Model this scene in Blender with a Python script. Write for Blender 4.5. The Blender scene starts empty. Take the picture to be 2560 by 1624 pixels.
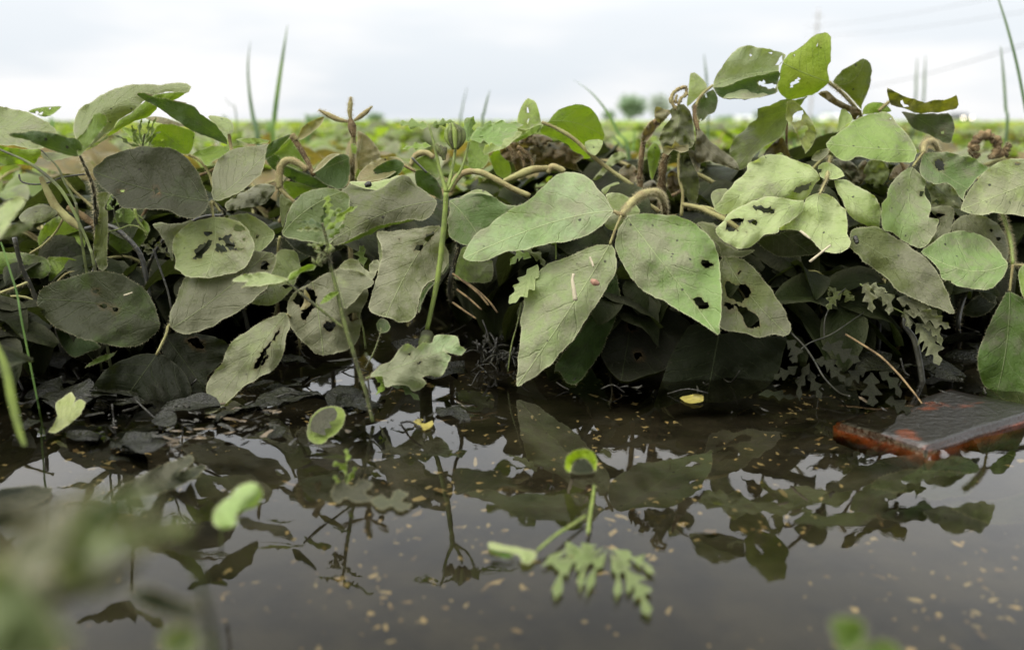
import bpy, bmesh, math, random
import numpy as np
from mathutils import Vector, Matrix, noise
from mathutils.geometry import delaunay_2d_cdt
random.seed(11)
R = math.radians
SC = bpy.context.scene
COL = SC.collection

# ---------------------------------------------------------------- camera
W, HGT, FPX = 2560, 1624, 2100.0
CAM_H = 0.17
TILT = math.atan((812 - 303) / FPX)
ST, CT = math.sin(TILT), math.cos(TILT)
FWD = np.array([0, CT, -ST]); UP = np.array([0, ST, CT]); RT = np.array([1.0, 0, 0])
CAMP = np.array([0, 0, CAM_H])
cam = bpy.data.cameras.new('camera'); camo = bpy.data.objects.new('camera', cam); COL.objects.link(camo)
camo.location = (0, 0, CAM_H); camo.rotation_euler = (math.pi / 2 - TILT, 0, 0)
cam.sensor_width = 36; cam.lens = 36 * FPX / W; cam.clip_start = 0.01; cam.clip_end = 5000
cam.dof.use_dof = True; cam.dof.focus_distance = 0.585; cam.dof.aperture_fstop = 5.6
SC.camera = camo
Z = 2.7778
CROP = dict(A=(0, 0), B=(850, 0), C=(1700, 0), D=(0, 540), E=(850, 540), F=(1700, 540), J=(430, 270), K=(1280, 270), L=(1700, 270),
            I=(0, 270), M=(430, 640), N=(1280, 640), O=(0, 760), P=(850, 900), G=(0, 1074), H=(1280, 1074), S=(0, 0))
def px(c, p):
    z = 1.0 if c == 'S' else (1.8813 if c in 'GH' else Z)
    o = CROP[c]
    return (o[0] + p[0] / z, o[1] + p[1] / z)
def pts(c, s):
    v = [float(a) for a in s.replace(',', ' ').split()]
    return [px(c, (v[i], v[i + 1])) for i in range(0, len(v), 2)]
def ray(P):
    P = np.atleast_2d(np.asarray(P, float))
    return FWD + ((P[:, :1] - 1280) / FPX) * RT - ((P[:, 1:2] - 812) / FPX) * UP
def world(P, z):
    return CAMP + ray(P) * np.reshape(z, (-1, 1))
def zw(P, h=0.0):
    d = ray(P)[:, 2]
    return np.where(d < -1e-3, (h - CAM_H) / np.minimum(d, -1e-3), 1e3)
def ground(p, h=0.0):
    return Vector(world([p], zw([p], h))[0])

# ---------------------------------------------------------------- materials
def nt(name):
    m = bpy.data.materials.new(name); m.use_nodes = True
    n = m.node_tree.nodes; n.clear()
    return m, n, m.node_tree.links
def mk(n, t, **k):
    o = n.new(t)
    for a, v in k.items():
        if a.startswith('i_'):
            o.inputs[int(a[2:]) if a[2:].isdigit() else a[2:]].default_value = v
        else:
            setattr(o, a, v)
    return o
def math_(n, l, op, a, b=None, clamp=False):
    o = n.new('ShaderNodeMath'); o.operation = op; o.use_clamp = clamp
    for i, v in enumerate((a, b)):
        if v is None: continue
        if isinstance(v, (int, float)): o.inputs[i].default_value = v
        else: l.new(v, o.inputs[i])
    return o.outputs[0]
def mix_(n, l, f, a, b, blend='MIX'):
    o = n.new('ShaderNodeMix'); o.data_type = 'RGBA'; o.blend_type = blend; o.clamp_factor = True
    for i, v in ((0, f), (6, a), (7, b)):
        if isinstance(v, (int, float)): o.inputs[i].default_value = v
        elif isinstance(v, tuple): o.inputs[i].default_value = v if len(v) == 4 else v + (1,)
        else: l.new(v, o.inputs[i])
    return o.outputs[2]
def ramp_(n, l, f, a, b):
    o = n.new('ShaderNodeMapRange'); o.clamp = True; o.interpolation_type = 'SMOOTHSTEP'
    l.new(f, o.inputs[0]); o.inputs[1].default_value = a; o.inputs[2].default_value = b
    return o.outputs[0]
def noise_(n, l, co, scale, detail=3, rough=.55):
    o = n.new('ShaderNodeTexNoise'); o.inputs['Scale'].default_value = scale; o.inputs['Detail'].default_value = detail
    o.inputs['Roughness'].default_value = rough
    if co is not None: l.new(co, o.inputs['Vector'])
    return o.outputs[0]

def leaf_material():
    m, n, l = nt('soybean_leaf')
    out = mk(n, 'ShaderNodeOutputMaterial')
    tint = mk(n, 'ShaderNodeAttribute', attribute_name='tint'); lv = mk(n, 'ShaderNodeAttribute', attribute_name='lv')
    ex = mk(n, 'ShaderNodeAttribute', attribute_name='ex')           # silt amount, silt tone, underside
    s = mk(n, 'ShaderNodeSeparateXYZ'); l.new(lv.outputs['Vector'], s.inputs[0])
    e = mk(n, 'ShaderNodeSeparateXYZ'); l.new(ex.outputs['Vector'], e.inputs[0])
    geo = mk(n, 'ShaderNodeNewGeometry'); info = mk(n, 'ShaderNodeObjectInfo')
    co = geo.outputs['Position']
    al, la, rim = s.outputs
    silt, tone, und = e.outputs
    ala = math_(n, l, 'ABSOLUTE', la)
    mid = math_(n, l, 'SUBTRACT', 1, ramp_(n, l, ala, .004, .020))
    t = math_(n, l, 'SUBTRACT', math_(n, l, 'MULTIPLY', al, 6.5), math_(n, l, 'MULTIPLY', ala, 2.6))
    nz = noise_(n, l, co, 60, 2)
    t = math_(n, l, 'ADD', t, math_(n, l, 'MULTIPLY', nz, .9))
    fr = math_(n, l, 'ABSOLUTE', math_(n, l, 'SUBTRACT', math_(n, l, 'FRACT', t), .5))
    lat = math_(n, l, 'MULTIPLY', math_(n, l, 'SUBTRACT', 1, ramp_(n, l, fr, .0, .07)), math_(n, l, 'SUBTRACT', 1, ramp_(n, l, ala, .6, 1.0)))
    n1 = noise_(n, l, co, 38, 5, .6); n2 = noise_(n, l, co, 170, 4, .65); n3 = noise_(n, l, co, 600, 2)
    # blade colour
    base = mix_(n, l, math_(n, l, 'MULTIPLY', ramp_(n, l, n1, .35, .7), .75), tint.outputs['Color'], (.75, .9, .5), 'MULTIPLY')
    base = mix_(n, l, math_(n, l, 'MULTIPLY', n2, .35), base, (.55, .6, .4), 'MULTIPLY')
    vein = mix_(n, l, .5, tint.outputs['Color'], mix_(n, l, tone, (.02, .025, .012), (.27, .31, .14)))
    base = mix_(n, l, math_(n, l, 'MULTIPLY', mid, .42), base, vein)
    base = mix_(n, l, math_(n, l, 'MULTIPLY', lat, math_(n, l, 'MULTIPLY', ramp_(n, l, n1, .4, .7), .2)), base, vein)
    # dried silt, in patches
    sf = math_(n, l, 'ADD', silt, math_(n, l, 'MULTIPLY', math_(n, l, 'SUBTRACT', n1, .5), 2.4)); sf = math_(n, l, 'ADD', sf, math_(n, l, 'MULTIPLY', math_(n, l, 'SUBTRACT', noise_(n, l, co, 15, 2), .5), 2.4))
    sf = math_(n, l, 'ADD', sf, math_(n, l, 'MULTIPLY', math_(n, l, 'SUBTRACT', n2, .5), 1.3))
    sf = ramp_(n, l, sf, .22, 1.1)
    sf = math_(n, l, 'MULTIPLY', sf, math_(n, l, 'SUBTRACT', 1, math_(n, l, 'MULTIPLY', mid, .5)))
    sf = math_(n, l, 'MULTIPLY', sf, .82)
    sc = mix_(n, l, tone, (.005, .005, .004), (.225, .22, .145))
    sc = mix_(n, l, math_(n, l, 'MULTIPLY', n3, .5), sc, (.6, .58, .52), 'MULTIPLY')
    c = mix_(n, l, sf, base, sc)
    c = mix_(n, l, math_(n, l, 'MULTIPLY', mid, .42), c, mix_(n, l, tone, (.022, .027, .013), (.33, .37, .19)))
    c = mix_(n, l, math_(n, l, 'MULTIPLY', lat, math_(n, l, 'MULTIPLY', ramp_(n, l, n2, .35, .65), .34)), c, mix_(n, l, tone, (.04, .05, .025), (.30, .34, .17)))
    # dark specks of mud
    v = mk(n, 'ShaderNodeTexVoronoi'); v.inputs['Scale'].default_value = 95; l.new(co, v.inputs['Vector'])
    sp = math_(n, l, 'SUBTRACT', 1, ramp_(n, l, math_(n, l, 'ADD', v.outputs['Distance'], math_(n, l, 'MULTIPLY', n2, .25)), .17, .24))
    sp = math_(n, l, 'MULTIPLY', sp, ramp_(n, l, noise_(n, l, co, 22, 1), .43, .56))
    c = mix_(n, l, math_(n, l, 'MULTIPLY', sp, .85), c, (.02, .018, .013))
    c = mix_(n, l, math_(n, l, 'MULTIPLY', rim, .5), c, mix_(n, l, tone, (.07, .072, .042), (.42, .42, .26)))  # pale edge: fine hairs and their backlit glow put into the colour
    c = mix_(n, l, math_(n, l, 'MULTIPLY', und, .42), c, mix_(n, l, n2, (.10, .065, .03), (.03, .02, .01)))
    # bump
    h = math_(n, l, 'ADD', math_(n, l, 'MULTIPLY', mid, -.3), math_(n, l, 'MULTIPLY', lat, .22))
    h = math_(n, l, 'ADD', h, math_(n, l, 'MULTIPLY', fr, .10)); h = math_(n, l, 'ADD', h, math_(n, l, 'MULTIPLY', n1, 1.2)); h = math_(n, l, 'ADD', h, math_(n, l, 'MULTIPLY', n2, .9)); h = math_(n, l, 'ADD', h, math_(n, l, 'MULTIPLY', n3, .3))
    bp = mk(n, 'ShaderNodeBump'); bp.inputs['Strength'].default_value = .7; bp.inputs['Distance'].default_value = .0022; l.new(h, bp.inputs['Height'])
    pr = mk(n, 'ShaderNodeBsdfPrincipled'); pr.inputs['Roughness'].default_value = .62; l.new(math_(n, l, 'ADD', math_(n, l, 'MULTIPLY', tone, .24), .03), pr.inputs['Specular IOR Level'])
    wet = math_(n, l, 'SUBTRACT', .66, math_(n, l, 'MULTIPLY', math_(n, l, 'SUBTRACT', 1, tone), .22))
    l.new(wet, pr.inputs['Roughness'])
    l.new(c, pr.inputs['Base Color']); l.new(bp.outputs[0], pr.inputs['Normal'])
    tr = mk(n, 'ShaderNodeBsdfTranslucent')
    tc = mix_(n, l, .55, base, (.50, .62, .03), 'MULTIPLY')
    tc = mix_(n, l, math_(n, l, 'MULTIPLY', sf, .55), mix_(n, l, 1.0, base, (2.6, 2.7, .9), 'MULTIPLY'), (.03, .03, .012))
    tc = mix_(n, l, sp, tc, (.01, .01, .005))
    l.new(tc, tr.inputs['Color']); l.new(bp.outputs[0], tr.inputs['Normal'])
    mx = mk(n, 'ShaderNodeMixShader'); mx.inputs[0].default_value = .28
    l.new(pr.outputs[0], mx.inputs[1]); l.new(tr.outputs[0], mx.inputs[2]); l.new(mx.outputs[0], out.inputs[0])
    return m
def simple(name, col, rough=.7, var=.5, scale=80, bump=.3, col2=None, spec=.25, dist=.001, trans=0, metallic=0, emit=None):
    m, n, l = nt(name); out = mk(n, 'ShaderNodeOutputMaterial')
    geo = mk(n, 'ShaderNodeNewGeometry'); co = geo.outputs['Position']
    a = noise_(n, l, co, scale, 4, .6)
    c2 = col2 or tuple(v * .4 for v in col)
    c = mix_(n, l, math_(n, l, 'MULTIPLY', ramp_(n, l, a, .35, .68), var if not col2 else 1.0), col, c2)
    pr = mk(n, 'ShaderNodeBsdfPrincipled'); pr.inputs['Roughness'].default_value = rough; pr.inputs['Specular IOR Level'].default_value = spec
    pr.inputs['Metallic'].default_value = metallic
    l.new(c, pr.inputs['Base Color'])
    if emit: pr.inputs['Emission Color'].default_value = emit[0] + (1,); pr.inputs['Emission Strength'].default_value = emit[1]
    if bump:
        bp = mk(n, 'ShaderNodeBump'); bp.inputs['Strength'].default_value = bump; bp.inputs['Distance'].default_value = dist
        l.new(noise_(n, l, co, scale * 3, 3), bp.inputs['Height']); l.new(bp.outputs[0], pr.inputs['Normal'])
    if trans:
        tr = mk(n, 'ShaderNodeBsdfTranslucent'); l.new(c, tr.inputs['Color'])
        mx = mk(n, 'ShaderNodeMixShader'); mx.inputs[0].default_value = trans
        l.new(pr.outputs[0], mx.inputs[1]); l.new(tr.outputs[0], mx.inputs[2]); l.new(mx.outputs[0], out.inputs[0])
    else: l.new(pr.outputs[0], out.inputs[0])
    return m
def water_material():
    m, n, l = nt('flood_water'); out = mk(n, 'ShaderNodeOutputMaterial')
    geo = mk(n, 'ShaderNodeNewGeometry'); co = geo.outputs['Position']
    h = math_(n, l, 'ADD', noise_(n, l, co, 26, 2), math_(n, l, 'MULTIPLY', noise_(n, l, co, 110, 2), .25))
    bp = mk(n, 'ShaderNodeBump'); bp.inputs['Strength'].default_value = WAVE[0]; bp.inputs['Distance'].default_value = WAVE[1]
    l.new(h, bp.inputs['Height'])
    fr = mk(n, 'ShaderNodeFresnel'); fr.inputs['IOR'].default_value = 1.38; l.new(bp.outputs[0], fr.inputs['Normal'])
    gl = mk(n, 'ShaderNodeBsdfAnisotropic' if False else 'ShaderNodeBsdfGlossy'); gl.inputs['Roughness'].default_value = .0
    gl.inputs['Color'].default_value = (1, .985, .95, 1); l.new(bp.outputs[0], gl.inputs['Normal'])
    tr = mk(n, 'ShaderNodeBsdfTransparent'); tr.inputs['Color'].default_value = (.74, .71, .60, 1)
    mx = mk(n, 'ShaderNodeMixShader'); l.new(fr.outputs[0], mx.inputs[0]); l.new(tr.outputs[0], mx.inputs[1]); l.new(gl.outputs[0], mx.inputs[2])
    l.new(mx.outputs[0], out.inputs[0])
    return m
WAVE = (.25, .0003)
MAT = {}
MAT['leaf'] = leaf_material()
MAT['petiole'] = simple('hairy_stalk', (.27, .26, .115), .75, 1, 60, .5, (.17, .14, .065), trans=.08, spec=.06)
MAT['tan'] = simple('tan_hairy_stalk', (.27, .25, .115), .8, 1, 90, .6, (.20, .155, .08), spec=.06)
MAT['brown'] = simple('dry_brown_stalk', (.19, .135, .07), .85, 1, 120, .7, (.07, .05, .03), spec=.06)
MAT['darkstem'] = simple('wet_dark_stem', (.035, .034, .022), .4, 1, 120, .7, (.012, .012, .009), spec=.5)
MAT['greenstem'] = simple('green_stem', (0.1690, 0.2210, 0.0455), .5, 1, 90, .3, (0.1105, 0.1430, 0.0390), trans=.12)
MAT['weedstem'] = simple('mud_flecked_stem', (0.1040, 0.1300, 0.0358), .55, 1, 70, .5, (0.0325, 0.0325, 0.0163), trans=.1)
MAT['grass'] = simple('grass_green', (0.1400, 0.2310, 0.0560), .55, 1, 30, .2, (0.0840, 0.1540, 0.0420), trans=.35)
MAT['grasspale'] = simple('grass_grey_green', (0.1275, 0.1875, 0.0900), .55, 1, 30, .2, (0.0750, 0.1275, 0.0600), trans=.3)
MAT['hair'] = simple('fine_hair', (.46, .41, .25), .8, .3, 60, 0, trans=.4)
MAT['litter'] = simple('wet_litter', (.022, .021, .014), .3, 1, 150, .8, (.009, .008, .006), spec=.3, dist=.002)
MAT['silt'] = simple('dark_silt', (.05, .047, .038), .3, 1, 60, .9, (.02, .019, .015), spec=.6, dist=.003)
MAT['straw'] = simple('dry_straw', (.36, .32, .22), .7, .5, 120, .4)
MAT['yellow'] = simple('yellow_leaf', (.26, .22, .05), .5, .6, 150, .4, trans=.2)
MAT['pink'] = simple('pink_petal', (.22, .125, .085), .7, .5, 150, .4)

# ---------------------------------------------------------------- object helpers
def tag(o, label=None, cat=None, group=None, kind=None):
    if label: o['label'] = label
    if cat: o['category'] = cat
    if group: o['group'] = group
    if kind: o['kind'] = kind
    return o
def empty(name, loc, label, cat, group=None):
    o = bpy.data.objects.new(name, None); o.empty_display_size = .01; COL.objects.link(o); o.location = loc
    return tag(o, label, cat, group)
class MB:
    def __init__(s): s.v = []; s.f = []; s.lv = []; s.tint = []; s.ex = []; s.mi = []; s.hasattr = False
    def add(s, v, f, mi=0, lv=None, tint=None, ex=None):
        o = len(s.v); s.v += [tuple(map(float, a)) for a in v]; s.f += [tuple(i + o for i in a) for a in f]; s.mi += [mi] * len(f)
        k = len(v)
        s.lv += [tuple(map(float, a)) for a in lv] if lv is not None else [(0, 0, 0)] * k
        s.tint += [tint if tint else (1, 1, 1, 1)] * k; s.ex += ex if isinstance(ex, list) else [ex if ex else (0, 0, 0)] * k
        if lv is not None: s.hasattr = True
    def build(s, name, mats, parent=None, smooth=True, origin=None):
        me = bpy.data.meshes.new(name)
        loc = parent_loc(parent) if parent else (origin if origin is not None else Vector(np.mean(np.array(s.v), axis=0)))
        me.from_pydata([(a[0] - loc[0], a[1] - loc[1], a[2] - loc[2]) for a in s.v], [], s.f)
        for m in (mats if isinstance(mats, (list, tuple)) else [mats]): me.materials.append(MAT[m] if isinstance(m, str) else m)
        me.polygons.foreach_set('material_index', s.mi)
        if smooth: me.polygons.foreach_set('use_smooth', [True] * len(s.f))
        if s.hasattr:
            a = me.attributes.new('lv', 'FLOAT_VECTOR', 'POINT'); a.data.foreach_set('vector', np.array(s.lv, 'f').ravel())
            a = me.attributes.new('ex', 'FLOAT_VECTOR', 'POINT'); a.data.foreach_set('vector', np.array(s.ex, 'f').ravel())
            a = me.attributes.new('tint', 'FLOAT_COLOR', 'POINT'); a.data.foreach_set('color', np.array(s.tint, 'f').ravel())
        me.update()
        o = bpy.data.objects.new(name, me); COL.objects.link(o)
        if parent: o.parent = parent
        else: o.location = loc
        return o
def parent_loc(p):
    v = Vector((0, 0, 0))
    while p is not None: v = v + p.location; p = p.parent
    return v
def smooth_closed(P, step=7.0, jit=0.0):
    P = np.array(P); n = len(P); out = []
    for i in range(n):
        a, b, c, d = P[i - 1], P[i], P[(i + 1) % n], P[(i + 2) % n]
        k = max(1, int(np.hypot(*(c - b)) / step))
        for j in range(k):
            t = j / k
            out.append(.5 * ((2 * b) + (-a + c) * t + (2 * a - 5 * b + 4 * c - d) * t * t + (-a + 3 * b - 3 * c + d) * t ** 3))
    out = np.array(out)
    if jit: out = out + np.random.RandomState(len(out)).normal(0, jit, out.shape)
    return out
def smooth_open(P, k=6):
    P = np.array(P, float); Q = np.vstack([2 * P[0] - P[1], P, 2 * P[-1] - P[-2]]); out = []
    for i in range(1, len(Q) - 2):
        a, b, c, d = Q[i - 1], Q[i], Q[i + 1], Q[i + 2]
        for j in range(k):
            t = j / k
            out.append(.5 * ((2 * b) + (-a + c) * t + (2 * a - 5 * b + 4 * c - d) * t * t + (-a + 3 * b - 3 * c + d) * t ** 3))
    out.append(P[-1]); return np.array(out)
def inside(P, poly):
    x, y = P[:, 0], P[:, 1]; r = np.zeros(len(P), bool); n = len(poly)
    for i in range(n):
        x1, y1 = poly[i]; x2, y2 = poly[i - 1]
        if y1 == y2: continue
        r ^= ((y1 > y) != (y2 > y)) & (x < (x2 - x1) * (y - y1) / (y2 - y1) + x1)
    return r
def seg_dist(P, poly, closed=True):
    A = np.array(poly); B = np.roll(A, -1, 0) if closed else A[1:]
    if not closed: A = A[:-1]
    best = np.full(len(P), 1e9); bi = np.zeros(len(P), int); bt = np.zeros(len(P))
    for i in range(len(A)):
        d = B[i] - A[i]; L = (d * d).sum() + 1e-9
        t = np.clip(((P - A[i]) @ d) / L, 0, 1)
        q = A[i] + t[:, None] * d; e = np.hypot(*(P - q).T)
        m = e < best; best[m] = e[m]; bi[m] = i; bt[m] = t[m]
    return best, bi, bt
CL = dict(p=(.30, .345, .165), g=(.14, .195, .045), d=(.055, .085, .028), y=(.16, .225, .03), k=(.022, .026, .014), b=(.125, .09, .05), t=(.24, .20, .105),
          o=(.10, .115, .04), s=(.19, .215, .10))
NL = [0]
KA = .79
def sheet(mb, out, base, tip, z, ly=.5, lx=0., col='g', silt=.5, tone=.5, und=0, fold=0., wave=1., holes=(), mid=None, curl=0., rim=1., sub=False, step=13., crump=0.):
    if crump: step = 7.
    """one traced blade as a curved, tilted sheet at its own distance"""
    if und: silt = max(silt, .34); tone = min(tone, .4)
    NL[0] += 1; rs = np.random.RandomState(NL[0])
    B = smooth_closed(out, 8.0)
    Bj = B + rs.normal(0, .35, B.shape)
    if rim > .5 and len(B) > 30:
        t0 = np.roll(B, -1, 0) - np.roll(B, 1, 0); t0 /= np.hypot(*t0.T)[:, None] + 1e-9; n0 = np.stack([-t0[:, 1], t0[:, 0]], 1)
        e0 = np.array([1.9 * noise.noise(Vector((q[0] * .035, q[1] * .035, NL[0] * 1.9))) + 1.3 * noise.noise(Vector((q[0] * .09, q[1] * .09, NL[0] * 2.7))) for q in B]); Bj = Bj + n0 * e0[:, None] * 1.7
    hs = []
    for h in holes:
        q = smooth_closed(h, 4.0); e_ = min(2.0, .12 * min(np.ptp(q[:, 0]), np.ptp(q[:, 1]))); hs.append(q + rs.normal(0, e_, q.shape))
    lo, hi = B.min(0), B.max(0)
    gx, gy = np.meshgrid(np.arange(lo[0], hi[0], step), np.arange(lo[1], hi[1], step))
    gx = gx + (np.arange(gx.shape[0]) % 2)[:, None] * step / 2
    G = np.stack([gx.ravel(), gy.ravel()], 1) + rs.uniform(-2, 2, (gx.size, 2))
    G = G[inside(G, Bj)]
    if len(G):
        d, _, _ = seg_dist(G, Bj); G = G[d > step * .45]
    tg = np.roll(Bj, -1, 0) - np.roll(Bj, 1, 0); tg /= np.hypot(*tg.T)[:, None] + 1e-9; nr = np.stack([-tg[:, 1], tg[:, 0]], 1)
    rg = np.vstack([Bj + nr * 3.4, Bj - nr * 3.4]); rg = rg[inside(rg, Bj)]; dr, _, _ = seg_dist(rg, Bj); rg = rg[dr > 2.5]
    if len(rg) and rim > 0: G = np.vstack([G, rg]) if len(G) else rg
    for h in hs:
        if len(G): G = G[~inside(G, h)]
    V = np.vstack([Bj] + hs + [G]); E = []; o = len(Bj)
    face = list(range(len(Bj)))
    for h in hs:
        E += [(o + i, o + (i + 1) % len(h)) for i in range(len(h))]; o += len(h)
    vs, _, fs, *_ = delaunay_2d_cdt([Vector(p) for p in V], E, [face], 1, 1e-4)
    vs = np.array([tuple(p) for p in vs]); fs = [tuple(f) for f in fs]
    if hs and fs:
        cen = np.array([vs[list(f)].mean(0) for f in fs]); bad = np.zeros(len(fs), bool)
        for h in hs: bad |= inside(cen, h)
        fs = [f for f, b in zip(fs, bad) if not b]
    base, tip = np.array(base, float), np.array(tip, float)
    if ly > .4 and ly < 1.25 and z > .5 and not sub: ly = .4 + (ly - .4) * .45
    mid = (base + tip) / 2 if mid is None else np.array(mid, float)
    tt = np.linspace(0, 1, 21)[:, None]; ctrl = 2 * mid - (base + tip) / 2
    mr = (1 - tt) ** 2 * base + 2 * tt * (1 - tt) * ctrl + tt ** 2 * tip
    dm, im, fm = seg_dist(vs, mr, False)
    al = (im + fm) / 20
    tang = mr[np.minimum(im + 1, 20)] - mr[im]
    sgn = np.sign(tang[:, 0] * (vs[:, 1] - mr[im, 1]) - tang[:, 1] * (vs[:, 0] - mr[im, 0]))
    hw = max(np.percentile(dm, 97), 1)
    lat = sgn * np.clip(dm / hw, 0, 1.2)
    de, _, _ = seg_dist(vs, Bj)
    den = 1 - (ly * (base[1] - vs[:, 1]) + lx * (vs[:, 0] - base[0])) / FPX
    zv = z / np.clip(den, .55, 1.6)
    ppm = FPX / z
    if fold == 0 and rim > .5: fold = rs.choice([-1, 1, 1]) * rs.uniform(.08, .2)
    zv = zv + 2.3 * fold * np.abs(lat) ** 1.25 * hw / ppm + .25 * hw / ppm * rs.uniform(-.6, .6) * lat * np.abs(lat)
    nz = np.array([noise.noise(Vector((p[0] * .011 + NL[0] * 7.1, p[1] * .011, NL[0] * 3.3))) for p in vs])
    nz2 = np.array([noise.noise(Vector((p[0] * .03 + NL[0] * 5.1, p[1] * .03, NL[0] * 1.3))) for p in vs])
    zv = zv + wave * (.011 * nz * (.3 + np.abs(lat)) + .003 * nz2)
    zv = zv + wave * .0022 * np.sin(al * 26 - np.abs(lat) * 9) * np.abs(lat) * .7
    if crump:
        n3 = np.array([noise.noise(Vector((q[0] * .055 + NL[0] * 2.1, q[1] * .055, NL[0] * .7))) + .6 * noise.noise(Vector((q[0] * .11 + NL[0], q[1] * .11, NL[0] * .7))) for q in vs]); zv = zv + crump * .008 * n3
    if curl == 0 and rim > .5: curl = rs.choice([-1, 1]) * rs.uniform(.2, .6)
    zv = zv + curl * np.exp(-de / 20.) * .010 * (.4 + .9 * np.clip(nz + .4, 0, 1))
    if not sub: zv = np.minimum(zv, zw(vs) - .003)
    P = world(vs, zv)
    # keep the face pointing at the side the photograph shows
    lvv = np.stack([al, lat, np.clip(1 - de / 3.2, 0, 1) * rim], 1)
    c = CL[col] if isinstance(col, str) else col
    k = (1 + rs.uniform(-.12, .12)) * KA
    br = np.zeros(len(vs))
    for hh in hs: br = np.maximum(br, np.clip(1 - seg_dist(vs, hh)[0] / 3.0, 0, 1))
    mb.add(P, fs, 0, lvv, (c[0] * k, c[1] * k, c[2] * k, 1), [(silt, tone, float(b_)) for b_ in br])
    nb = len(Bj)
    if rim > .5 and z < .72 and nb > 20:      # fringe of fine hairs round the blade
        hv = []; hf = []
        for i in range(nb):
            j = (i + 1) % nb
            if abs(vs[i] - Bj[i]).max() > .01 or abs(vs[j] - Bj[j]).max() > .01: continue
            for _ in range(2):
                t = rs.rand(); q = P[i] * (1 - t) + P[j] * t
                d2 = -nr[i] + tg[i] * rs.uniform(-.7, .7)
                if inside((Bj[i] + d2 * 3)[None], Bj)[0]: d2 = nr[i] + tg[i] * rs.uniform(-.7, .7)
                d3 = (d2[0] * RT - d2[1] * UP + FWD * rs.normal(0, .5)); d3 /= np.linalg.norm(d3)
                L = rs.uniform(.0005, .0012); s = np.cross(d3, FWD); s = s / (np.linalg.norm(s) + 1e-9) * .00008; b = len(hv)
                hv += [q - s, q + s, q + d3 * L]; hf.append((b, b + 1, b + 2))
        if hv: mb.add(hv, hf, 1)
    return P
def tube(mb, path, rad, n=7, mi=0, hairs=0, hl=.002, hmi=1, k=5, cap=True, rough=.08):
    P = smooth_open(np.array(path), k); r = np.array(rad if hasattr(rad, '__len__') else [rad] * len(path), float)
    r = np.interp(np.linspace(0, 1, len(P)), np.linspace(0, 1, len(r)), r)
    T = np.gradient(P, axis=0); T /= np.linalg.norm(T, axis=1)[:, None] + 1e-12
    u = np.cross(T[0], [0.3, 0.2, 1]);
    if np.linalg.norm(u) < 1e-3: u = np.cross(T[0], [1, 0, 0])
    u /= np.linalg.norm(u); vs = []; fs = []; fr = []
    for i in range(len(P)):
        u = u - T[i] * (u @ T[i]); u /= np.linalg.norm(u) + 1e-12; w = np.cross(T[i], u); fr.append((u, w))
        for j in range(n):
            a = 2 * math.pi * j / n; rr = r[i] * (1 + rough * noise.noise(Vector((i * .9, j * 1.7, r[0] * 900))) + rough * .9 * noise.noise(Vector((i * .35, 7, r[0] * 1700))))
            vs.append(P[i] + rr * (math.cos(a) * u + math.sin(a) * w))
    for i in range(len(P) - 1):
        for j in range(n):
            fs.append((i * n + j, i * n + (j + 1) % n, (i + 1) * n + (j + 1) % n, (i + 1) * n + j))
    if cap: fs.append(tuple(range(n - 1, -1, -1))); fs.append(tuple((len(P) - 1) * n + j for j in range(n)))
    mb.add(vs, fs, mi)
    if hairs:
        hv = []; hf = []
        for _ in range(int(hairs * 2.2)):
            i = random.randrange(len(P) - 1); t = random.random(); q = P[i] * (1 - t) + P[i + 1] * t
            a = random.uniform(0, 6.283); u, w = fr[i]; d = math.cos(a) * u + math.sin(a) * w
            dd = d + T[i] * random.uniform(-.6, .6); s = np.cross(d, T[i]) * .00013
            q = q + d * r[i] * .9; L = hl * random.uniform(.6, 1.5); b = len(hv)
            hv += [q - s, q + s, q + dd * L + np.array([0, 0, -L * .15])]; hf.append((b, b + 1, b + 2))
        mb.add(hv, hf, hmi)
def ptube(c, s, z, rpx, **k):
    """stalk through pixels; z one value or a list; radius in source pixels"""
    P = np.array(pts(c, s)); zz = np.interp(np.linspace(0, 1, len(P)), np.linspace(0, 1, len(z)), z) if hasattr(z, '__len__') else np.full(len(P), z)
    r = np.array(rpx if hasattr(rpx, '__len__') else [rpx] * len(P), float); r = np.interp(np.linspace(0, 1, len(P)), np.linspace(0, 1, len(r)), r)
    return world(P, zz), r * zz / FPX / (1.8813 if c in 'GH' else 1.0 if c == 'S' else Z) * 1.16
MAT['wetleaf'] = simple('wet_black_leaf', (.011, .012, .006), .14, 1, 130, .9, (.008, .008, .006), spec=.12, dist=.002)
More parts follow.
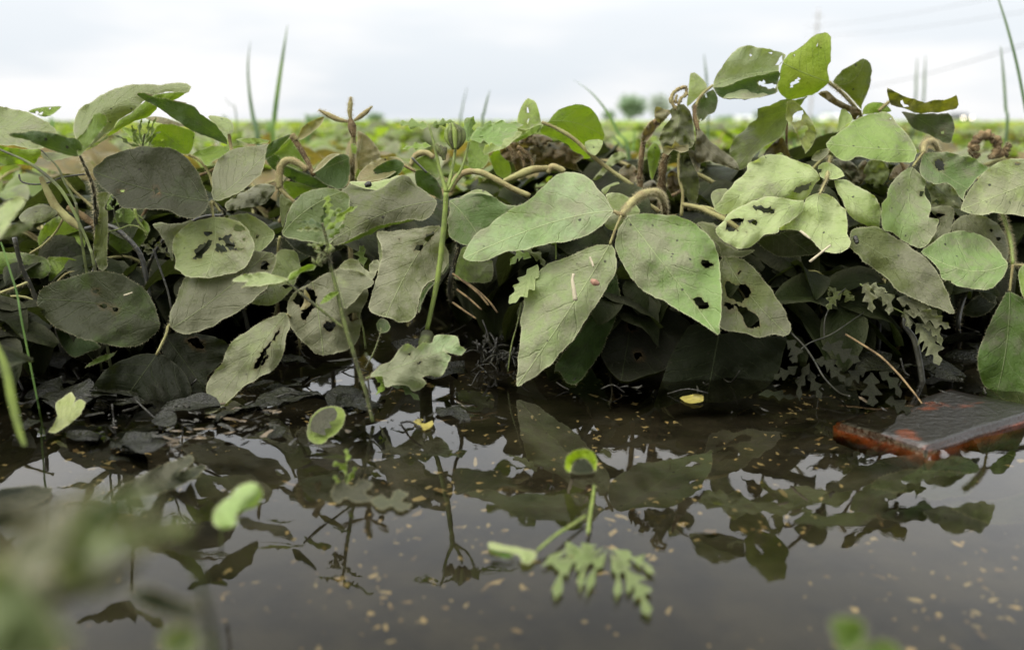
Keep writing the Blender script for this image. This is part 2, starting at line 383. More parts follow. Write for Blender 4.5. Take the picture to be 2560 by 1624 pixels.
# ---------------------------------------------------------------- the traced soybean plants of the front rows
ROW = 'soybean plants standing in the flood water in front'
class Plant:
    def __init__(s, label, foot, z=None):
        p = px(*foot); g = ground(p) if z is None else Vector(world([p], z)[0])
        s.root = empty('soybean_plant', (g.x, g.y, -.022), label, 'soybean plant', ROW); s.foot = Vector((g.x, g.y, -.022)); s.n = 0
        s.zf = float((np.array([g.x, g.y, 0]) - CAMP) @ FWD)
    def stem(s, c, st, z, r, mat='brown', hairs=120, name='stem', root=True, parent=None, n=9):
        mb = MB(); P, rr = ptube(c, st, z, r)
        if root:                               # carry the stem down to the bed
            q = np.array(s.foot); P = np.vstack([q, q * .55 + P[0] * .45 + np.array([.002, 0, -.002]), P]); rr = np.concatenate([[rr[0] * 1.15, rr[0] * 1.1], rr])
        tube(mb, P, rr, n, hairs=hairs, hl=.0022, rough=.2 if mat in ('brown', 'tan') else .12)
        return mb.build(name, [mat, 'hair'], parent or s.root)
    def petiole(s, c, st, z, r, mat='petiole', hairs=90, parent=None, hl=.0016):
        mb = MB(); P, rr = ptube(c, st, z, r); rr = rr * (1.18 if mat == 'tan' else 1.0); tube(mb, P, rr, 8, hairs=hairs, hl=hl, rough=.17 if mat in ('brown', 'tan') else .12)
        return mb.build('leaf_stalk', [mat, 'hair'], parent or s.root)
    def leaf(s, c, out, base, tip, z, ly=.5, parent=None, folds=(), holes=(), name=None, label=None, mid=None, **k):
        mb = MB(); O = pts(c, out)
        b, t = px(c, base), px(c, tip)
        H = [pts(c, h) for h in holes]; H = [h for h in H]
        sheet(mb, O, b, t, z, ly, holes=H, mid=px(c, mid) if mid else None, **k)
        for f in folds:                        # the turned-over margin of the same blade
            f = dict(f); o2 = f.pop('out'); cc = f.pop('c', c)
            kk = dict(k); kk.update(f)
            zz = kk.pop('z', z); l2 = kk.pop('ly', ly); kk.pop('mid', None)
            bb = px(cc, kk.pop('base', base)); t2 = px(cc, kk.pop('tip', tip))
            sheet(mb, pts(cc, o2), bb, t2, zz, l2, **kk)
        o = mb.build(name or ('leaflet' if parent else 'leaf'), ['leaf', 'hair'], parent or s.root)
        if label: o['label'] = label
        return o

# 1 ---- left edge, cupped V-shaped leaf
p = Plant('soybean plant at the left edge with a dark cupped V-shaped leaf on a black stalk', ('I', (300, 1500)), .62)
st = p.stem('I', '300 1528 240 1300 150 1100 100 900', [.62, .60], [15, 13], 'darkstem', 60)
s2 = p.stem('I', '690 1000 670 850 660 700 650 560 600 430 550 320', [.62, .52], [14, 8], 'darkstem', 260)
p.leaf('A', '-120 720, 0 742, 110 760, 200 785, 290 825, 350 870, 392 918, 350 990, 290 1032, 150 1022, 0 1002, -120 990', (-140, 880), (392, 915), .60, 1.2, col='s', silt=.55, tone=.75, curl=-.4)
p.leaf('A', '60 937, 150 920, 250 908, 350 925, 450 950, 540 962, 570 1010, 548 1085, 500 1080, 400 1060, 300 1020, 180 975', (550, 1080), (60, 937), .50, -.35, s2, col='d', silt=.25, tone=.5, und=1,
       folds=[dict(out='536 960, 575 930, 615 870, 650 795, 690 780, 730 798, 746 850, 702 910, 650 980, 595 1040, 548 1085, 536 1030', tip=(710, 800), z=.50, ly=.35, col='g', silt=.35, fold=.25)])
p.leaf('A', '196 772, 280 746, 360 740, 427 740, 372 790, 312 814, 250 792', (196, 775), (427, 740), .70, .6, col='y', silt=.2, holes=['240 780 262 770 275 782 255 792', '340 752 352 748 352 757 343 760', '270 792 290 775 300 780 285 800'])
p.leaf('A', '-100 1010, 100 1028, 280 1038, 262 1100, 232 1140, 100 1142, -100 1150', (-110, 1080), (275, 1050), .57, -.4, col='y', silt=.05, und=1, wave=1.4)
p.leaf('I', '130 760, 190 700, 290 670, 370 690, 398 730, 330 780, 240 802, 150 792', (398, 730), (130, 770), .60, 1.3, col='s', silt=.9, tone=.45)
for a, z, r, m in (('285 480 340 600 400 700 500 790 560 840', .61, [14, 22, 26, 24, 12], 'petiole'), ('440 490 520 580 600 650 640 690', .62, [8, 8], 'petiole'), ('470 690 560 740 640 800 680 850', .625, [16, 22, 14], 'brown'), ('130 460 150 510 230 530 330 520 440 480 590 460', .61, [5, 5], 'darkstem'), ('-20 1290 90 1250 190 1210', .55, [8, 7], 'petiole'), ('590 840 760 820 880 900 970 1010 1010 1150 1050 1400', .63, [13, 16], 'darkstem'), ('210 1010 300 950 380 870 440 770', .63, [7, 6], 'petiole')):
    p.petiole('I', a, z, r, m, 60)

# 2 ---- pale arched leaf and dark rolled leaf
p = Plant('soybean plant with a tall pale arched leaf and a dark rolled leaf against the sky', ('D', (640, 380)), .70)
st = p.stem('I', '650 1100 900 900 1100 600 1500 420 1600 330', [.70, .66], [10, 7], 'brown', 80)
pt = p.petiole('A', '1620 1080 1600 1000 1590 930', .645, [9, 8], 'tan', 60)
p.leaf('A', '515 950, 508 870, 530 790, 570 740, 640 703, 720 655, 800 615, 900 588, 1000 587, 1100 590, 1200 580, 1300 580, 1332 602, 1310 640, 1270 652, 1180 640, 1100 650, 1050 672, 990 712, 905 790, 820 842, 790 892, 740 932, 660 990, 600 1030, 540 990', (555, 1030), (1332, 602), .60, 1.0, st, mid=(800, 730), col='s', silt=.5, tone=.85, fold=.2,
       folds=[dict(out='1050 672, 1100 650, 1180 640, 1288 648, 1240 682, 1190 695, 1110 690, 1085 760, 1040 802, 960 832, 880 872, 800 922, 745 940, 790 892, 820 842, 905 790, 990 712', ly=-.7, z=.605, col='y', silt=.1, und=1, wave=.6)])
p.leaf('A', '285 1060, 420 1060, 540 1072, 640 1000, 765 930, 745 962, 640 1032, 500 1082, 400 1112, 330 1118', (300, 1110), (765, 930), .615, 1.1, st, col='p', silt=.5, tone=.9)
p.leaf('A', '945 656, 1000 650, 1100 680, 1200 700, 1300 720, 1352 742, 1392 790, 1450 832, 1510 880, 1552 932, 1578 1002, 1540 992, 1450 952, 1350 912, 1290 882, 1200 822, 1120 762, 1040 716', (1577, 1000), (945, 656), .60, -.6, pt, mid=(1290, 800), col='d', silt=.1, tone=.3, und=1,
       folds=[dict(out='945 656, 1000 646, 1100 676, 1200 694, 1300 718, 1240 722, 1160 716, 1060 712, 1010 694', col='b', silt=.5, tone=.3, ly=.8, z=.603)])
p.leaf('A', '1445 808, 1520 808, 1582 820, 1615 860, 1622 910, 1602 932, 1550 920, 1500 872', (1600, 930), (1450, 810), .635, 1.0, pt, col='p', silt=.5, tone=.9)
p.leaf('A', '1635 968, 1740 957, 1872 974, 1860 992, 1760 1002, 1680 986', (1635, 968), (1872, 975), .635, 1.2, pt, col='y', silt=.3)
p.leaf('A', '1036 990, 1090 880, 1150 862, 1260 880, 1340 910, 1354 960, 1332 1040, 1312 1072, 1250 1062, 1150 1040, 1060 1012', (1312, 1074), (1090, 870), .66, -.5, st, col='y', silt=.0, und=1, holes=['1115 968 1135 965 1138 978 1120 980'],
       folds=[dict(out='1010 820, 1100 810, 1200 835, 1292 876, 1200 872, 1090 852', col='t', silt=.8, tone=.7, ly=.8)])
p.leaf('A', '1328 1082, 1400 1040, 1500 1014, 1580 1014, 1660 1008, 1725 1030, 1600 1062, 1500 1102, 1440 1152, 1390 1102', (1318, 1082), (1725, 1025), .665, .9, st, col='y', silt=.2)
p.petiole('A', '1310 1075 1380 1110 1450 1200 1480 1300', .66, [8, 9], 'petiole', 70)
for a in ('840 880, 920 900, 1000 960, 1040 1010, 960 1000, 880 930', '1120 1005, 1200 1000, 1270 1040, 1200 1060, 1130 1040'):
    p.leaf('A', a, tuple(map(float, a.split(',')[0].split())), tuple(map(float, a.split(',')[2].split())), .69, .5, col='y', silt=.3)

# 3 ---- charcoal leaf, grey twin, hole-eaten round leaf
p = Plant('soybean plant with a charcoal leaf, its grey twin and a hole-eaten round leaf', ('D', (1000, 500)), .66)
st = p.stem('I', '1060 1400 1020 1150 1150 900 1400 760 1560 740 1500 660', [.65, .58], [11, 8], 'darkstem', 60)
pt = p.petiole('I', '1530 720 1490 660 1465 648', .575, [8, 9], 'petiole', 40)
p.leaf('I', '1445 640, 1400 500, 1350 410, 1290 340, 1220 290, 1130 275, 1000 270, 880 290, 790 320, 710 370, 650 420, 650 470, 690 530, 750 580, 790 610, 840 680, 920 700, 1040 700, 1150 710, 1230 740, 1300 765, 1360 760, 1410 730, 1442 690', (1448, 645), (642, 440), .565, .75, pt, mid=(1050, 570), col=(.04, .05, .022), silt=1.0, tone=.15, fold=-.12,
       label='large charcoal-grey leaflet coated in dark silt', holes=['835 572 850 560 866 570 858 592 842 590', '1065 590 1085 550 1105 560 1098 580 1115 598 1080 606'])
p.leaf('I', '1480 636, 1472 560, 1475 470, 1500 380, 1560 320, 1640 285, 1750 265, 1866 252, 1850 300, 1842 362, 1822 440, 1770 490, 1700 560, 1620 610, 1540 640', (1476, 640), (1860, 300), .575, .8, pt, mid=(1640, 520), col='s', silt=1.0, tone=.62,
       folds=[dict(out='1866 252, 1930 215, 2016 186, 1960 260, 1890 330, 1842 362, 1848 300', tip=(2010, 190), col='d', silt=.2, tone=.4, ly=-.4, z=.58, und=1)])
p.petiole('I', '1465 650 1474 700 1482 768', .572, [9, 7], 'petiole', 60)
p.leaf('I', '1480 762, 1560 758, 1640 780, 1710 830, 1755 900, 1766 960, 1750 1030, 1700 1110, 1560 1160, 1400 1182, 1290 1166, 1250 1132, 1215 1112, 1215 1060, 1200 1000, 1205 920, 1240 860, 1310 800, 1400 774', (1482, 765), (1420, 1182), .572, .45, pt, mid=(1490, 960), col='s', silt=.5, tone=.8, fold=.1, label='round grey-green leaflet eaten full of ragged holes',
       holes=['1520 905 1560 885 1606 880 1590 910 1630 935 1625 965 1600 980 1560 960 1565 930', '1505 940 1540 955 1580 992 1505 995', '1425 930 1470 918 1442 980 1400 1032 1342 1032 1385 960', '1630 815 1680 820 1700 850 1640 850', '1685 905 1705 900 1700 925 1688 922', '1420 862 1470 856 1465 886 1430 890', '1610 975 1690 972 1700 982 1640 990'])
p.leaf('I', '1060 808, 1110 800, 1180 800, 1240 800, 1350 775, 1260 850, 1210 900, 1200 1060, 1170 1000, 1140 920, 1095 850', (1350, 775), (1080, 815), .60, .8, col='s', silt=.9, tone=.55)

# 4 ---- lower left trifoliate with submerged leaflet
p = Plant('low soybean plant with dark oval, broad olive and half-drowned black leaflets', ('D', (1210, 720)))
st = p.stem('D', '1210 690 1190 740 1165 768', [.60, .555], [8, 8], 'petiole', 40)
p.leaf('I', '1112 1502, 1100 1440, 1070 1350, 1020 1280, 940 1210, 850 1160, 760 1135, 690 1130, 600 1140, 500 1170, 400 1200, 330 1222, 280 1270, 258 1330, 270 1390, 300 1440, 340 1480, 420 1530, 540 1590, 640 1620, 740 1640, 840 1655, 900 1655, 980 1640, 1040 1600, 1090 1552', (1112, 1502), (260, 1330), .55, .62, st, mid=(740, 1370), col=(.05, .07, .022), silt=1.0, tone=.13, fold=-.1,
       holes=['640 1262 670 1255 690 1270 668 1288 650 1280', '700 1370 730 1355 742 1385 712 1395', '780 1388 822 1390 815 1412 795 1412'])
p.leaf('I', '1905 1015, 1800 990, 1700 985, 1600 990, 1500 1015, 1400 1060, 1330 1120, 1285 1170, 1250 1250, 1220 1330, 1190 1420, 1180 1500, 1195 1535, 1230 1558, 1320 1562, 1440 1530, 1560 1470, 1660 1400, 1760 1330, 1840 1260, 1870 1200, 1890 1130, 1918 1060', (1190, 1530), (1860, 1000), .548, .55, st, mid=(1520, 1300), col='o', silt=.95, tone=.55, fold=.12, holes=['1815 1090 1860 1075 1855 1110 1820 1132'])
p.petiole('D', '1165 770 1150 830 1085 965', .545, [8, 7], 'petiole', 40)
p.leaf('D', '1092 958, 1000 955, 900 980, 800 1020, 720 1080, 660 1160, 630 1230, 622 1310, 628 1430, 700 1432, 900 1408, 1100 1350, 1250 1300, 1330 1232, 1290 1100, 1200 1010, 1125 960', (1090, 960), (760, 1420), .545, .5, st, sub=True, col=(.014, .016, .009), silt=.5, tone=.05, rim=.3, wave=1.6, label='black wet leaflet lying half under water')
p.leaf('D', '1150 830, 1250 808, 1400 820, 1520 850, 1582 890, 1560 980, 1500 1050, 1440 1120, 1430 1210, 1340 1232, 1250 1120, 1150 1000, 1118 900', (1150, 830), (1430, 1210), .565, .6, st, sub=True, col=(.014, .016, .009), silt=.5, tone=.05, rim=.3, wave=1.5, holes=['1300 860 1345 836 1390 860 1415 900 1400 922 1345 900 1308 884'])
p.leaf('D', '390 775, 500 780, 640 860, 700 910, 620 940, 520 980, 470 950, 420 880', (390, 775), (700, 910), .585, .8, col='d', silt=.1, tone=.2)
p.leaf('D', '590 1050, 680 980, 800 945, 820 925, 760 990, 680 1020', (820, 925), (590, 1050), .57, .8, col='g', silt=.0, tone=.2)

# 5 ---- junction with the pale split leaves
p = Plant('soybean plant with thin green leaflets meeting at a hairy junction above the olive leaf', ('M', (640, 420)))
st = p.stem('J', '760 1150 735 1000 750 890', [.60, .59], [7, 8], 'petiole', 50)
p.leaf('I', '1580 772, 1640 740, 1720 733, 1800 770, 1850 810, 1912 872, 1880 930, 1830 980, 1760 1022, 1700 1060, 1640 960', (1918, 882), (1620, 950), .595, .6, st, mid=(1790, 910), col='s', silt=.45, tone=.8, holes=['1770 905 1790 880 1800 885 1780 912'])
p.leaf('J', '770 880, 785 800, 820 690, 880 620, 960 575, 1060 557, 1165 578, 1235 620, 1205 760, 1135 880, 1090 945, 960 930, 860 912', (765, 880), (1160, 585), .59, .55, st, mid=(920, 720), col=(.15, .185, .085), silt=.35, tone=.8)
p.leaf('J', '1040 940, 900 920, 790 900, 830 960, 900 1010, 1000 1040, 1100 1010, 1200 960, 1140 950', (780, 895), (1150, 990), .60, .3, st, col='k', silt=.2, tone=.2)
p.leaf('I', '1925 1012, 1955 988, 2010 984, 2060 1010, 2086 1080, 2080 1150, 2040 1232, 1980 1310, 1890 1366, 1780 1362, 1745 1352, 1850 1260, 1880 1150, 1900 1060', (1925, 1008), (1800, 1362), .585, .5, st, mid=(1895, 1160), col='s', silt=.6, tone=.75, holes=['1960 1235 1990 1225 2020 1235 1985 1250'])

# 6 ---- narrow ragged leaf and brown holed leaf
p = Plant('low soybean plant with a narrow torn grey leaf and a holed brown leaf', ('M', (860, 560)))
st = p.stem('M', '870 500 830 440 800 405', [.60, .55], [7, 7], 'petiole', 30)
p.leaf('M', '790 396, 700 420, 600 470, 500 530, 420 590, 380 660, 350 740, 290 810, 250 880, 235 980, 228 1090, 260 1100, 320 1070, 380 1020, 460 940, 540 880, 620 830, 700 795, 750 730, 775 650, 790 560, 820 480, 805 420', (795, 400), (232, 1096), .55, .42, st, mid=(560, 680), col='s', silt=.95, tone=.62, fold=.12, holes=['745 500 725 560 690 612 640 692 600 770 570 790 590 720 640 640 700 575', '655 680 670 690 640 740 615 760'])
p.leaf('M', '980 180, 900 210, 830 270, 800 340, 803 430, 840 520, 900 590, 970 650, 1040 685, 1100 680, 1200 650, 1270 610, 1300 540, 1310 460, 1305 400, 1350 310, 1362 240, 1320 170, 1250 110, 1150 90, 1050 130', (975, 185), (1050, 686), .562, .35, st, mid=(1020, 430), col='o', silt=1.1, tone=.66, wave=1.5, holes=['860 270 900 240 960 230 1005 290 980 370 950 400 920 450 890 430 900 380 890 340 850 320', '1060 460 1130 458 1132 500 1090 525 1055 490', '1230 400 1280 400 1275 450 1240 450'])
p.leaf('M', '1130 100, 1250 90, 1400 170, 1330 240, 1250 330, 1190 360, 1140 250', (1130, 110), (1200, 355), .553, .7, st, col='s', silt=1.0, tone=.5, wave=1.8)

# 7 ---- big olive leaf with turned-up rim behind the ragweed stem
p = Plant('soybean plant with big olive leaf whose pale rim rolls over behind the weed stem', ('M', (1930, 250)))
st = p.stem('J', '1930 1250 1960 1080 1990 950 1930 800 1900 660', [.66, .605], [16, 8], 'darkstem', 160)
p.leaf('J', '1840 645, 1830 632, 1770 590, 1690 530, 1640 480, 1600 470, 1540 500, 1480 540, 1420 570, 1350 566, 1290 542, 1235 516, 1210 550, 1170 586, 1150 680, 1180 780, 1150 850, 1080 935, 1140 952, 1240 912, 1330 862, 1450 812, 1560 790, 1680 776, 1740 790, 1790 760, 1815 720, 1838 670', (1842, 645), (1090, 935), .60, .5, st, mid=(1480, 730), col='o', silt=.8, tone=.5, fold=.1,
       folds=[dict(out='1232 514, 1300 514, 1390 512, 1480 496, 1560 468, 1602 468, 1542 502, 1482 542, 1420 572, 1350 568, 1290 544', col='p', silt=.5, tone=.9, ly=1.1, z=.597, wave=.3), dict(out='1100 945, 1240 908, 1330 858, 1450 808, 1560 788, 1680 774, 1560 812, 1450 838, 1340 890, 1240 935, 1140 962', col='g', silt=.1, ly=-.6, z=.602, und=1, wave=.3)])
p.leaf('J', '1928 640, 2000 622, 2060 588, 2120 566, 2180 580, 2230 616, 2320 668, 2400 685, 2330 760, 2250 850, 2150 930, 2050 955, 1980 930, 1930 890, 1920 800, 1925 700', (1928, 645), (2150, 930), .605, .45, st, mid=(2050, 770), col=(.11, .165, .055), silt=.35, tone=.8,
       folds=[dict(out='1995 624, 2060 586, 2120 564, 2182 578, 2232 614, 2150 596, 2062 598', col='p', silt=.4, ly=1.0, wave=.2)])
p.leaf('J', '1690 440, 1740 430, 1790 455, 1840 500, 1870 560, 1880 640, 1840 620, 1770 590, 1700 535, 1690 500', (1700, 440), (1870, 620), .635, -.2, st, col='d', silt=.2, tone=.3, und=1)
p.leaf('J', '1430 860, 1560 850, 1700 835, 1860 815, 1875 860, 1870 920, 1925 1010, 1925 1070, 1890 1110, 1840 1180, 1770 1220, 1720 1320, 1700 1430, 1640 1480, 1580 1490, 1520 1460, 1440 1440, 1370 1400, 1375 1320, 1420 1200, 1440 1100, 1460 1000, 1440 920', (1850, 830), (1480, 1460), .56, .35, st, mid=(1660, 1090), col='o', silt=.75, tone=.8, fold=.15, curl=-.5, label='large hanging leaflet with its pale edge curled forward',
       holes=['1755 890 1785 862 1815 860 1818 880 1790 915 1760 925', '1685 965 1715 950 1745 952 1740 975 1710 992 1685 985', '1570 908 1585 908 1580 918'],
       folds=[dict(out='1424 858, 1450 905, 1480 960, 1495 1040, 1488 1120, 1470 1220, 1410 1310, 1400 1290, 1425 1180, 1438 1060, 1432 950', col='p', silt=.5, tone=1., ly=.2, lx=-1.2, z=.553, wave=.3), dict(out='1840 1180, 1900 1105, 1925 1070, 1900 1140, 1850 1190, 1770 1290, 1715 1420, 1720 1320, 1770 1220', col='d', silt=.3, lx=1, z=.565, wave=.3)])
p.leaf('J', '2030 960, 2150 1060, 2230 1060, 2210 1200, 2100 1210, 1990 1190, 1960 1130', (2030, 960), (2200, 1200), .67, .2, st, col='g', silt=.0, und=1)
p.leaf('J', '2060 240, 2180 220, 2200 330, 2180 400, 2120 430, 2060 400', (2060, 300), (2180, 400), .68, .3, st, col='g', silt=.1, und=1)
p.leaf('J', '1660 400, 1750 330, 1840 350, 1860 440, 1840 500, 1740 440', (1660, 400), (1850, 480), .66, .5, st, col='g', silt=.5, tone=.7)

# 8 ---- three-armed bud
p = Plant('soybean plant with a bare brown stem topped by a three-armed fuzzy bud', ('J', (1240, 1150)), .74)
st = p.stem('J', '1240 1000 1240 700 1250 520 1250 400 1250 300 1260 200 1245 100', [.72, .67, .66], [14, 17, 14], 'tan', 420)
for c, a, r in (('J', '1225 95 1150 78 1080 45 1017 12', [6, 16, 14, 3]), ('B', '75 835 68 780 72 720 76 672', [6, 15, 15, 4]), ('B', '98 838 140 810 185 775 226 736', [5, 15, 13, 3])):
    mb = MB(); P, rr = ptube(c, a, .658, r); tube(mb, P, rr, 8, hairs=220, hl=.0022); mb.build('bud_leaflet', ['tan', 'hair'], st)
mb = MB(); P, rr = ptube('B', '72 825 82 870 90 920 95 950', .658, [12, 26, 20, 10]); tube(mb, P, rr, 9, hairs=160, hl=.002); mb.build('bud', ['brown', 'hair'], st)
p.leaf('J', '1290 160, 1340 180, 1400 240, 1447 320, 1430 370, 1380 400, 1300 430, 1280 330, 1285 230', (1282, 420), (1330, 170), .672, -.3, st, col='t', silt=.2, tone=.8, wave=1.6, crump=.4)
p.leaf('J', '1242 250, 1270 245, 1285 280, 1275 325, 1250 310', (1245, 300), (1275, 320), .655, .3, st, col='y', silt=.1)
p.leaf('J', '1290 512, 1310 440, 1380 380, 1460 345, 1540 338, 1600 360, 1612 400, 1560 440, 1500 480, 1440 500', (1612, 405), (1300, 500), .645, .8, st, col='t', silt=.3, tone=.9,
       folds=[dict(out='1392 440, 1450 390, 1540 355, 1606 380, 1602 425, 1545 482, 1450 502, 1420 470', col='d', silt=.0, ly=-.4, z=.638, und=1)])
p.petiole('J', '1610 400 1660 425 1690 440', .64, [7, 7], 'brown', 50)
p.petiole('J', '1655 400 1690 330 1760 310 1820 345', .66, [10, 16, 12], 'tan', 120)
p.petiole('J', '1665 345 1720 400 1770 450', .635, [7, 6], 'darkstem', 0)
p.leaf('J', '980 452, 1030 380, 1100 325, 1170 320, 1232 345, 1232 430, 1222 520, 1170 570, 1100 542, 1030 502', (1240, 345), (980, 452), .662, .2, st, col='d', silt=.15, tone=.4,
       folds=[dict(out='978 452, 1030 376, 1100 322, 1170 318, 1110 352, 1050 410', col='t', silt=.2, tone=.9, ly=1, z=.655, wave=.3)])

# 9 ---- hooked hairy stalk and crumpled leaf
p = Plant('soybean plant with a tan hairy hooked stalk and a crumpled drooping leaf', ('J', (700, 1150)), .72)
st = p.stem('J', '700 1000 780 700 790 600 755 555', [.70, .64], [9, 9], 'brown', 60)
pt = p.petiole('J', '745 560 745 460 760 395 810 362 870 378 940 430', .635, [16, 19, 19, 17, 14], 'tan', 520, hl=.002)
p.petiole('J', '745 560 790 605 850 655', .635, [12, 10], 'tan', 120)
p.leaf('J', '710 545, 640 525, 560 550, 480 590, 400 630, 360 680, 380 716, 470 702, 560 690, 640 662, 700 602', (712, 548), (365, 705), .622, .5, pt, col='o', silt=.7, tone=.6, wave=2.4, fold=.3, crump=.7)
p.leaf('J', '750 600, 790 620, 840 660, 800 720, 780 800, 770 832, 752 750', (752, 600), (772, 830), .63, .3, pt, col='s', silt=.5, tone=.6)
p.leaf('J', '870 222, 900 140, 970 90, 1057 60, 1030 120, 960 180, 900 220', (872, 222), (1057, 60), .645, .2, st, col='t', silt=.5, tone=.7, fold=-.5)
p.petiole('J', '825 190 870 250 930 350 985 470', .65, [14, 17, 12], 'brown', 200)
p.petiole('J', '870 222 850 200 835 185', .648, [10, 13], 'tan', 80)
p.leaf('J', '650 350, 720 320, 800 400, 900 440, 1000 482, 1090 545, 1000 560, 880 522, 780 462, 700 420', (1090, 545), (660, 350), .665, -.5, st, col='d', silt=.1, und=1, wave=1.5)
p.leaf('J', '690 330, 790 240, 840 202, 860 260, 940 400, 900 440, 800 400', (700, 330), (845, 205), .675, -.4, st, col='g', silt=.1, und=1, wave=1.4)
p.leaf('J', '780 510, 880 520, 1000 560, 1080 590, 900 600, 830 640, 780 580', (780, 520), (1080, 590), .665, -.3, st, col='y', silt=.1, und=1)

# 10 ---- the central trifoliate
p = Plant('soybean plant in the middle with three broad clean grey-green leaflets fanned towards the viewer', ('N', (680, 830)))
st = p.stem('N', '680 800 690 600 800 300', [.60, .64], [8, 10], 'darkstem', 40)
st2 = p.stem('K', '1060 800 1062 720 1052 630', [.645, .62], [16, 16], 'brown', 160, root=False, name='branch')
pt = p.petiole('K', '1050 640 1020 592 950 585 870 620 800 690 758 745', [.62, .575], [15, 18, 20, 20, 14], 'tan', 620, hl=.0022)
p.leaf('K', '700 700, 660 640, 610 570, 560 510, 500 465, 430 446, 350 450, 290 480, 230 530, 180 580, 130 630, 28 680, -61 730, -161 820, -234 855, -275 910, -311 970, -341 1038, -294 1062, -194 1060, -134 1035, -44 1000, 106 980, 256 945, 406 920, 556 860, 656 780, 703 720', (705, 715), (-338, 1045), .573, .95, pt, mid=(260, 800), col=(.25, .32, .165), silt=.40, tone=.95, fold=.12, curl=-.2)
p.leaf('K', '800 748, 900 735, 1000 735, 1120 745, 1200 770, 1280 810, 1350 870, 1400 930, 1425 1010, 1440 1100, 1450 1200, 1455 1300, 1452 1400, 1445 1500, 1428 1572, 1300 1488, 1180 1418, 1080 1358, 960 1298, 880 1238, 830 1180, 770 1080, 730 1000, 720 920, 740 840, 770 788', (795, 752), (1428, 1572), .568, .55, pt, mid=(1080, 1120), col=(.19, .27, .095), silt=.42, tone=.92, fold=.14, holes=['1255 1330 1290 1310 1340 1340 1368 1370 1342 1398 1290 1380', '1310 1075 1350 1060 1400 1090 1360 1112'])
p.leaf('K', '660 945, 560 960, 480 990, 400 1020, 330 1050, 250 1085, 190 1130, 140 1190, 100 1270, 80 1350, 65 1450, 60 1550, 50 1700, 40 1800, 35 1930, 100 1900, 200 1830, 280 1770, 330 1700, 400 1630, 470 1550, 530 1450, 600 1340, 660 1240, 710 1160, 725 1080, 715 980, 695 950', (678, 948), (36, 1928), .563, .24, pt, mid=(410, 1380), col=(.25, .30, .14), silt=.62, tone=.95, fold=.14)
p.petiole('K', '758 748 715 850 680 945', .566, [9, 8], 'petiole', 60)
p.petiole('K', '758 745 705 715', .573, [9, 9], 'tan', 60)
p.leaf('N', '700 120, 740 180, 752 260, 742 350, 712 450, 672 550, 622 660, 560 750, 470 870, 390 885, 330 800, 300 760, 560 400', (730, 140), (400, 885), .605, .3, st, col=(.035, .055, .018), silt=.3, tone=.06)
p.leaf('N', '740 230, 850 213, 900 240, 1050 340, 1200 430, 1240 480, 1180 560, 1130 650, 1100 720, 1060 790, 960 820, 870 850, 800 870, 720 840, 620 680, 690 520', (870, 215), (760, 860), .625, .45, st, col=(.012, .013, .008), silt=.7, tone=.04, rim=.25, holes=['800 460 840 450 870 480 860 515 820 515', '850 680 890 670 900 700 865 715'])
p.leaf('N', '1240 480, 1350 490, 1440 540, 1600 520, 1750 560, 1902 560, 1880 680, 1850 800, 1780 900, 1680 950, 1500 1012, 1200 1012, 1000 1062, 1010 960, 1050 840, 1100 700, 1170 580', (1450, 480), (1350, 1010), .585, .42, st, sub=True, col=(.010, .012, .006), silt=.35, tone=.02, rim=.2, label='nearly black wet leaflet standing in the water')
p.leaf('K', '650 605, 720 588, 790 610, 850 660, 892 720, 850 745, 760 745, 700 700', (700, 700), (890, 720), .61, .8, st, col='p', silt=.3, tone=.9)
p.leaf('K', '620 570, 680 530, 742 514, 746 560, 700 592, 640 600', (620, 580), (746, 530), .69, .8, st, col='p', silt=.5, tone=.9)
p.leaf('K', '640 800, 700 730, 780 760, 740 840, 690 850', (760, 760), (650, 800), .585, .6, st, col='p', silt=.4, tone=.8)
p.leaf('K', '1300 800, 1400 800, 1470 860, 1560 980, 1640 1010, 1600 1040, 1480 1030, 1430 1020', (1300, 800), (1640, 1010), .615, .7, st, col='o', silt=.9, tone=.6)

# 11 ---- long stalk with glowing leaf and shrivelled brown clump
p = Plant('soybean plant with a long slanting stalk, glowing green leaf and shrivelled brown clump', ('K', (880, 900)), .72)
st = p.stem('K', '890 800 890 560 880 480', [.70, .67], [13, 15], 'brown', 160)
pt = p.petiole('B', '1400 848 1500 890 1620 962 1750 1080 1870 1175 2035 1290', [.66, .665], [9, 12, 12, 13], 'petiole', 420)
p.leaf('B', '1230 850, 1240 790, 1270 720, 1310 681, 1350 700, 1375 750, 1390 810, 1397 852, 1350 872, 1310 900, 1240 890', (1400, 850), (1300, 690), .665, .2, pt, mid=(1330, 790), col=(.19, .24, .06), silt=.2, tone=.8, holes=['1298 745 1312 765 1312 785 1300 782', '1300 840 1314 820 1308 860 1298 865'])
p.leaf('B', '1450 842, 1500 780, 1580 735, 1660 725, 1730 740, 1780 790, 1810 860, 1836 940, 1825 980, 1810 1040, 1770 1080, 1700 1102, 1640 1080, 1590 1012, 1500 962, 1390 922, 1412 870', (1408, 855), (1836, 950), .672, -.45, pt, mid=(1620, 850), col='y', silt=.0, und=1, fold=.1,
       folds=[dict(out='1700 985, 1760 970, 1824 975, 1812 1030, 1772 1080, 1720 1050', col='p', silt=.5, ly=.9, z=.668)])
p.leaf('B', '1000 1078, 1005 1012, 1080 988, 1160 948, 1190 910, 1262 920, 1200 982, 1140 1032, 1060 1052', (1262, 925), (1000, 1078), .65, .8, pt, col='p', silt=.35, tone=.95)
p.leaf('B', '1195 985, 1300 908, 1402 866, 1380 912, 1300 952, 1230 982', (1402, 868), (1195, 985), .655, .7, pt, col='y', silt=.15)
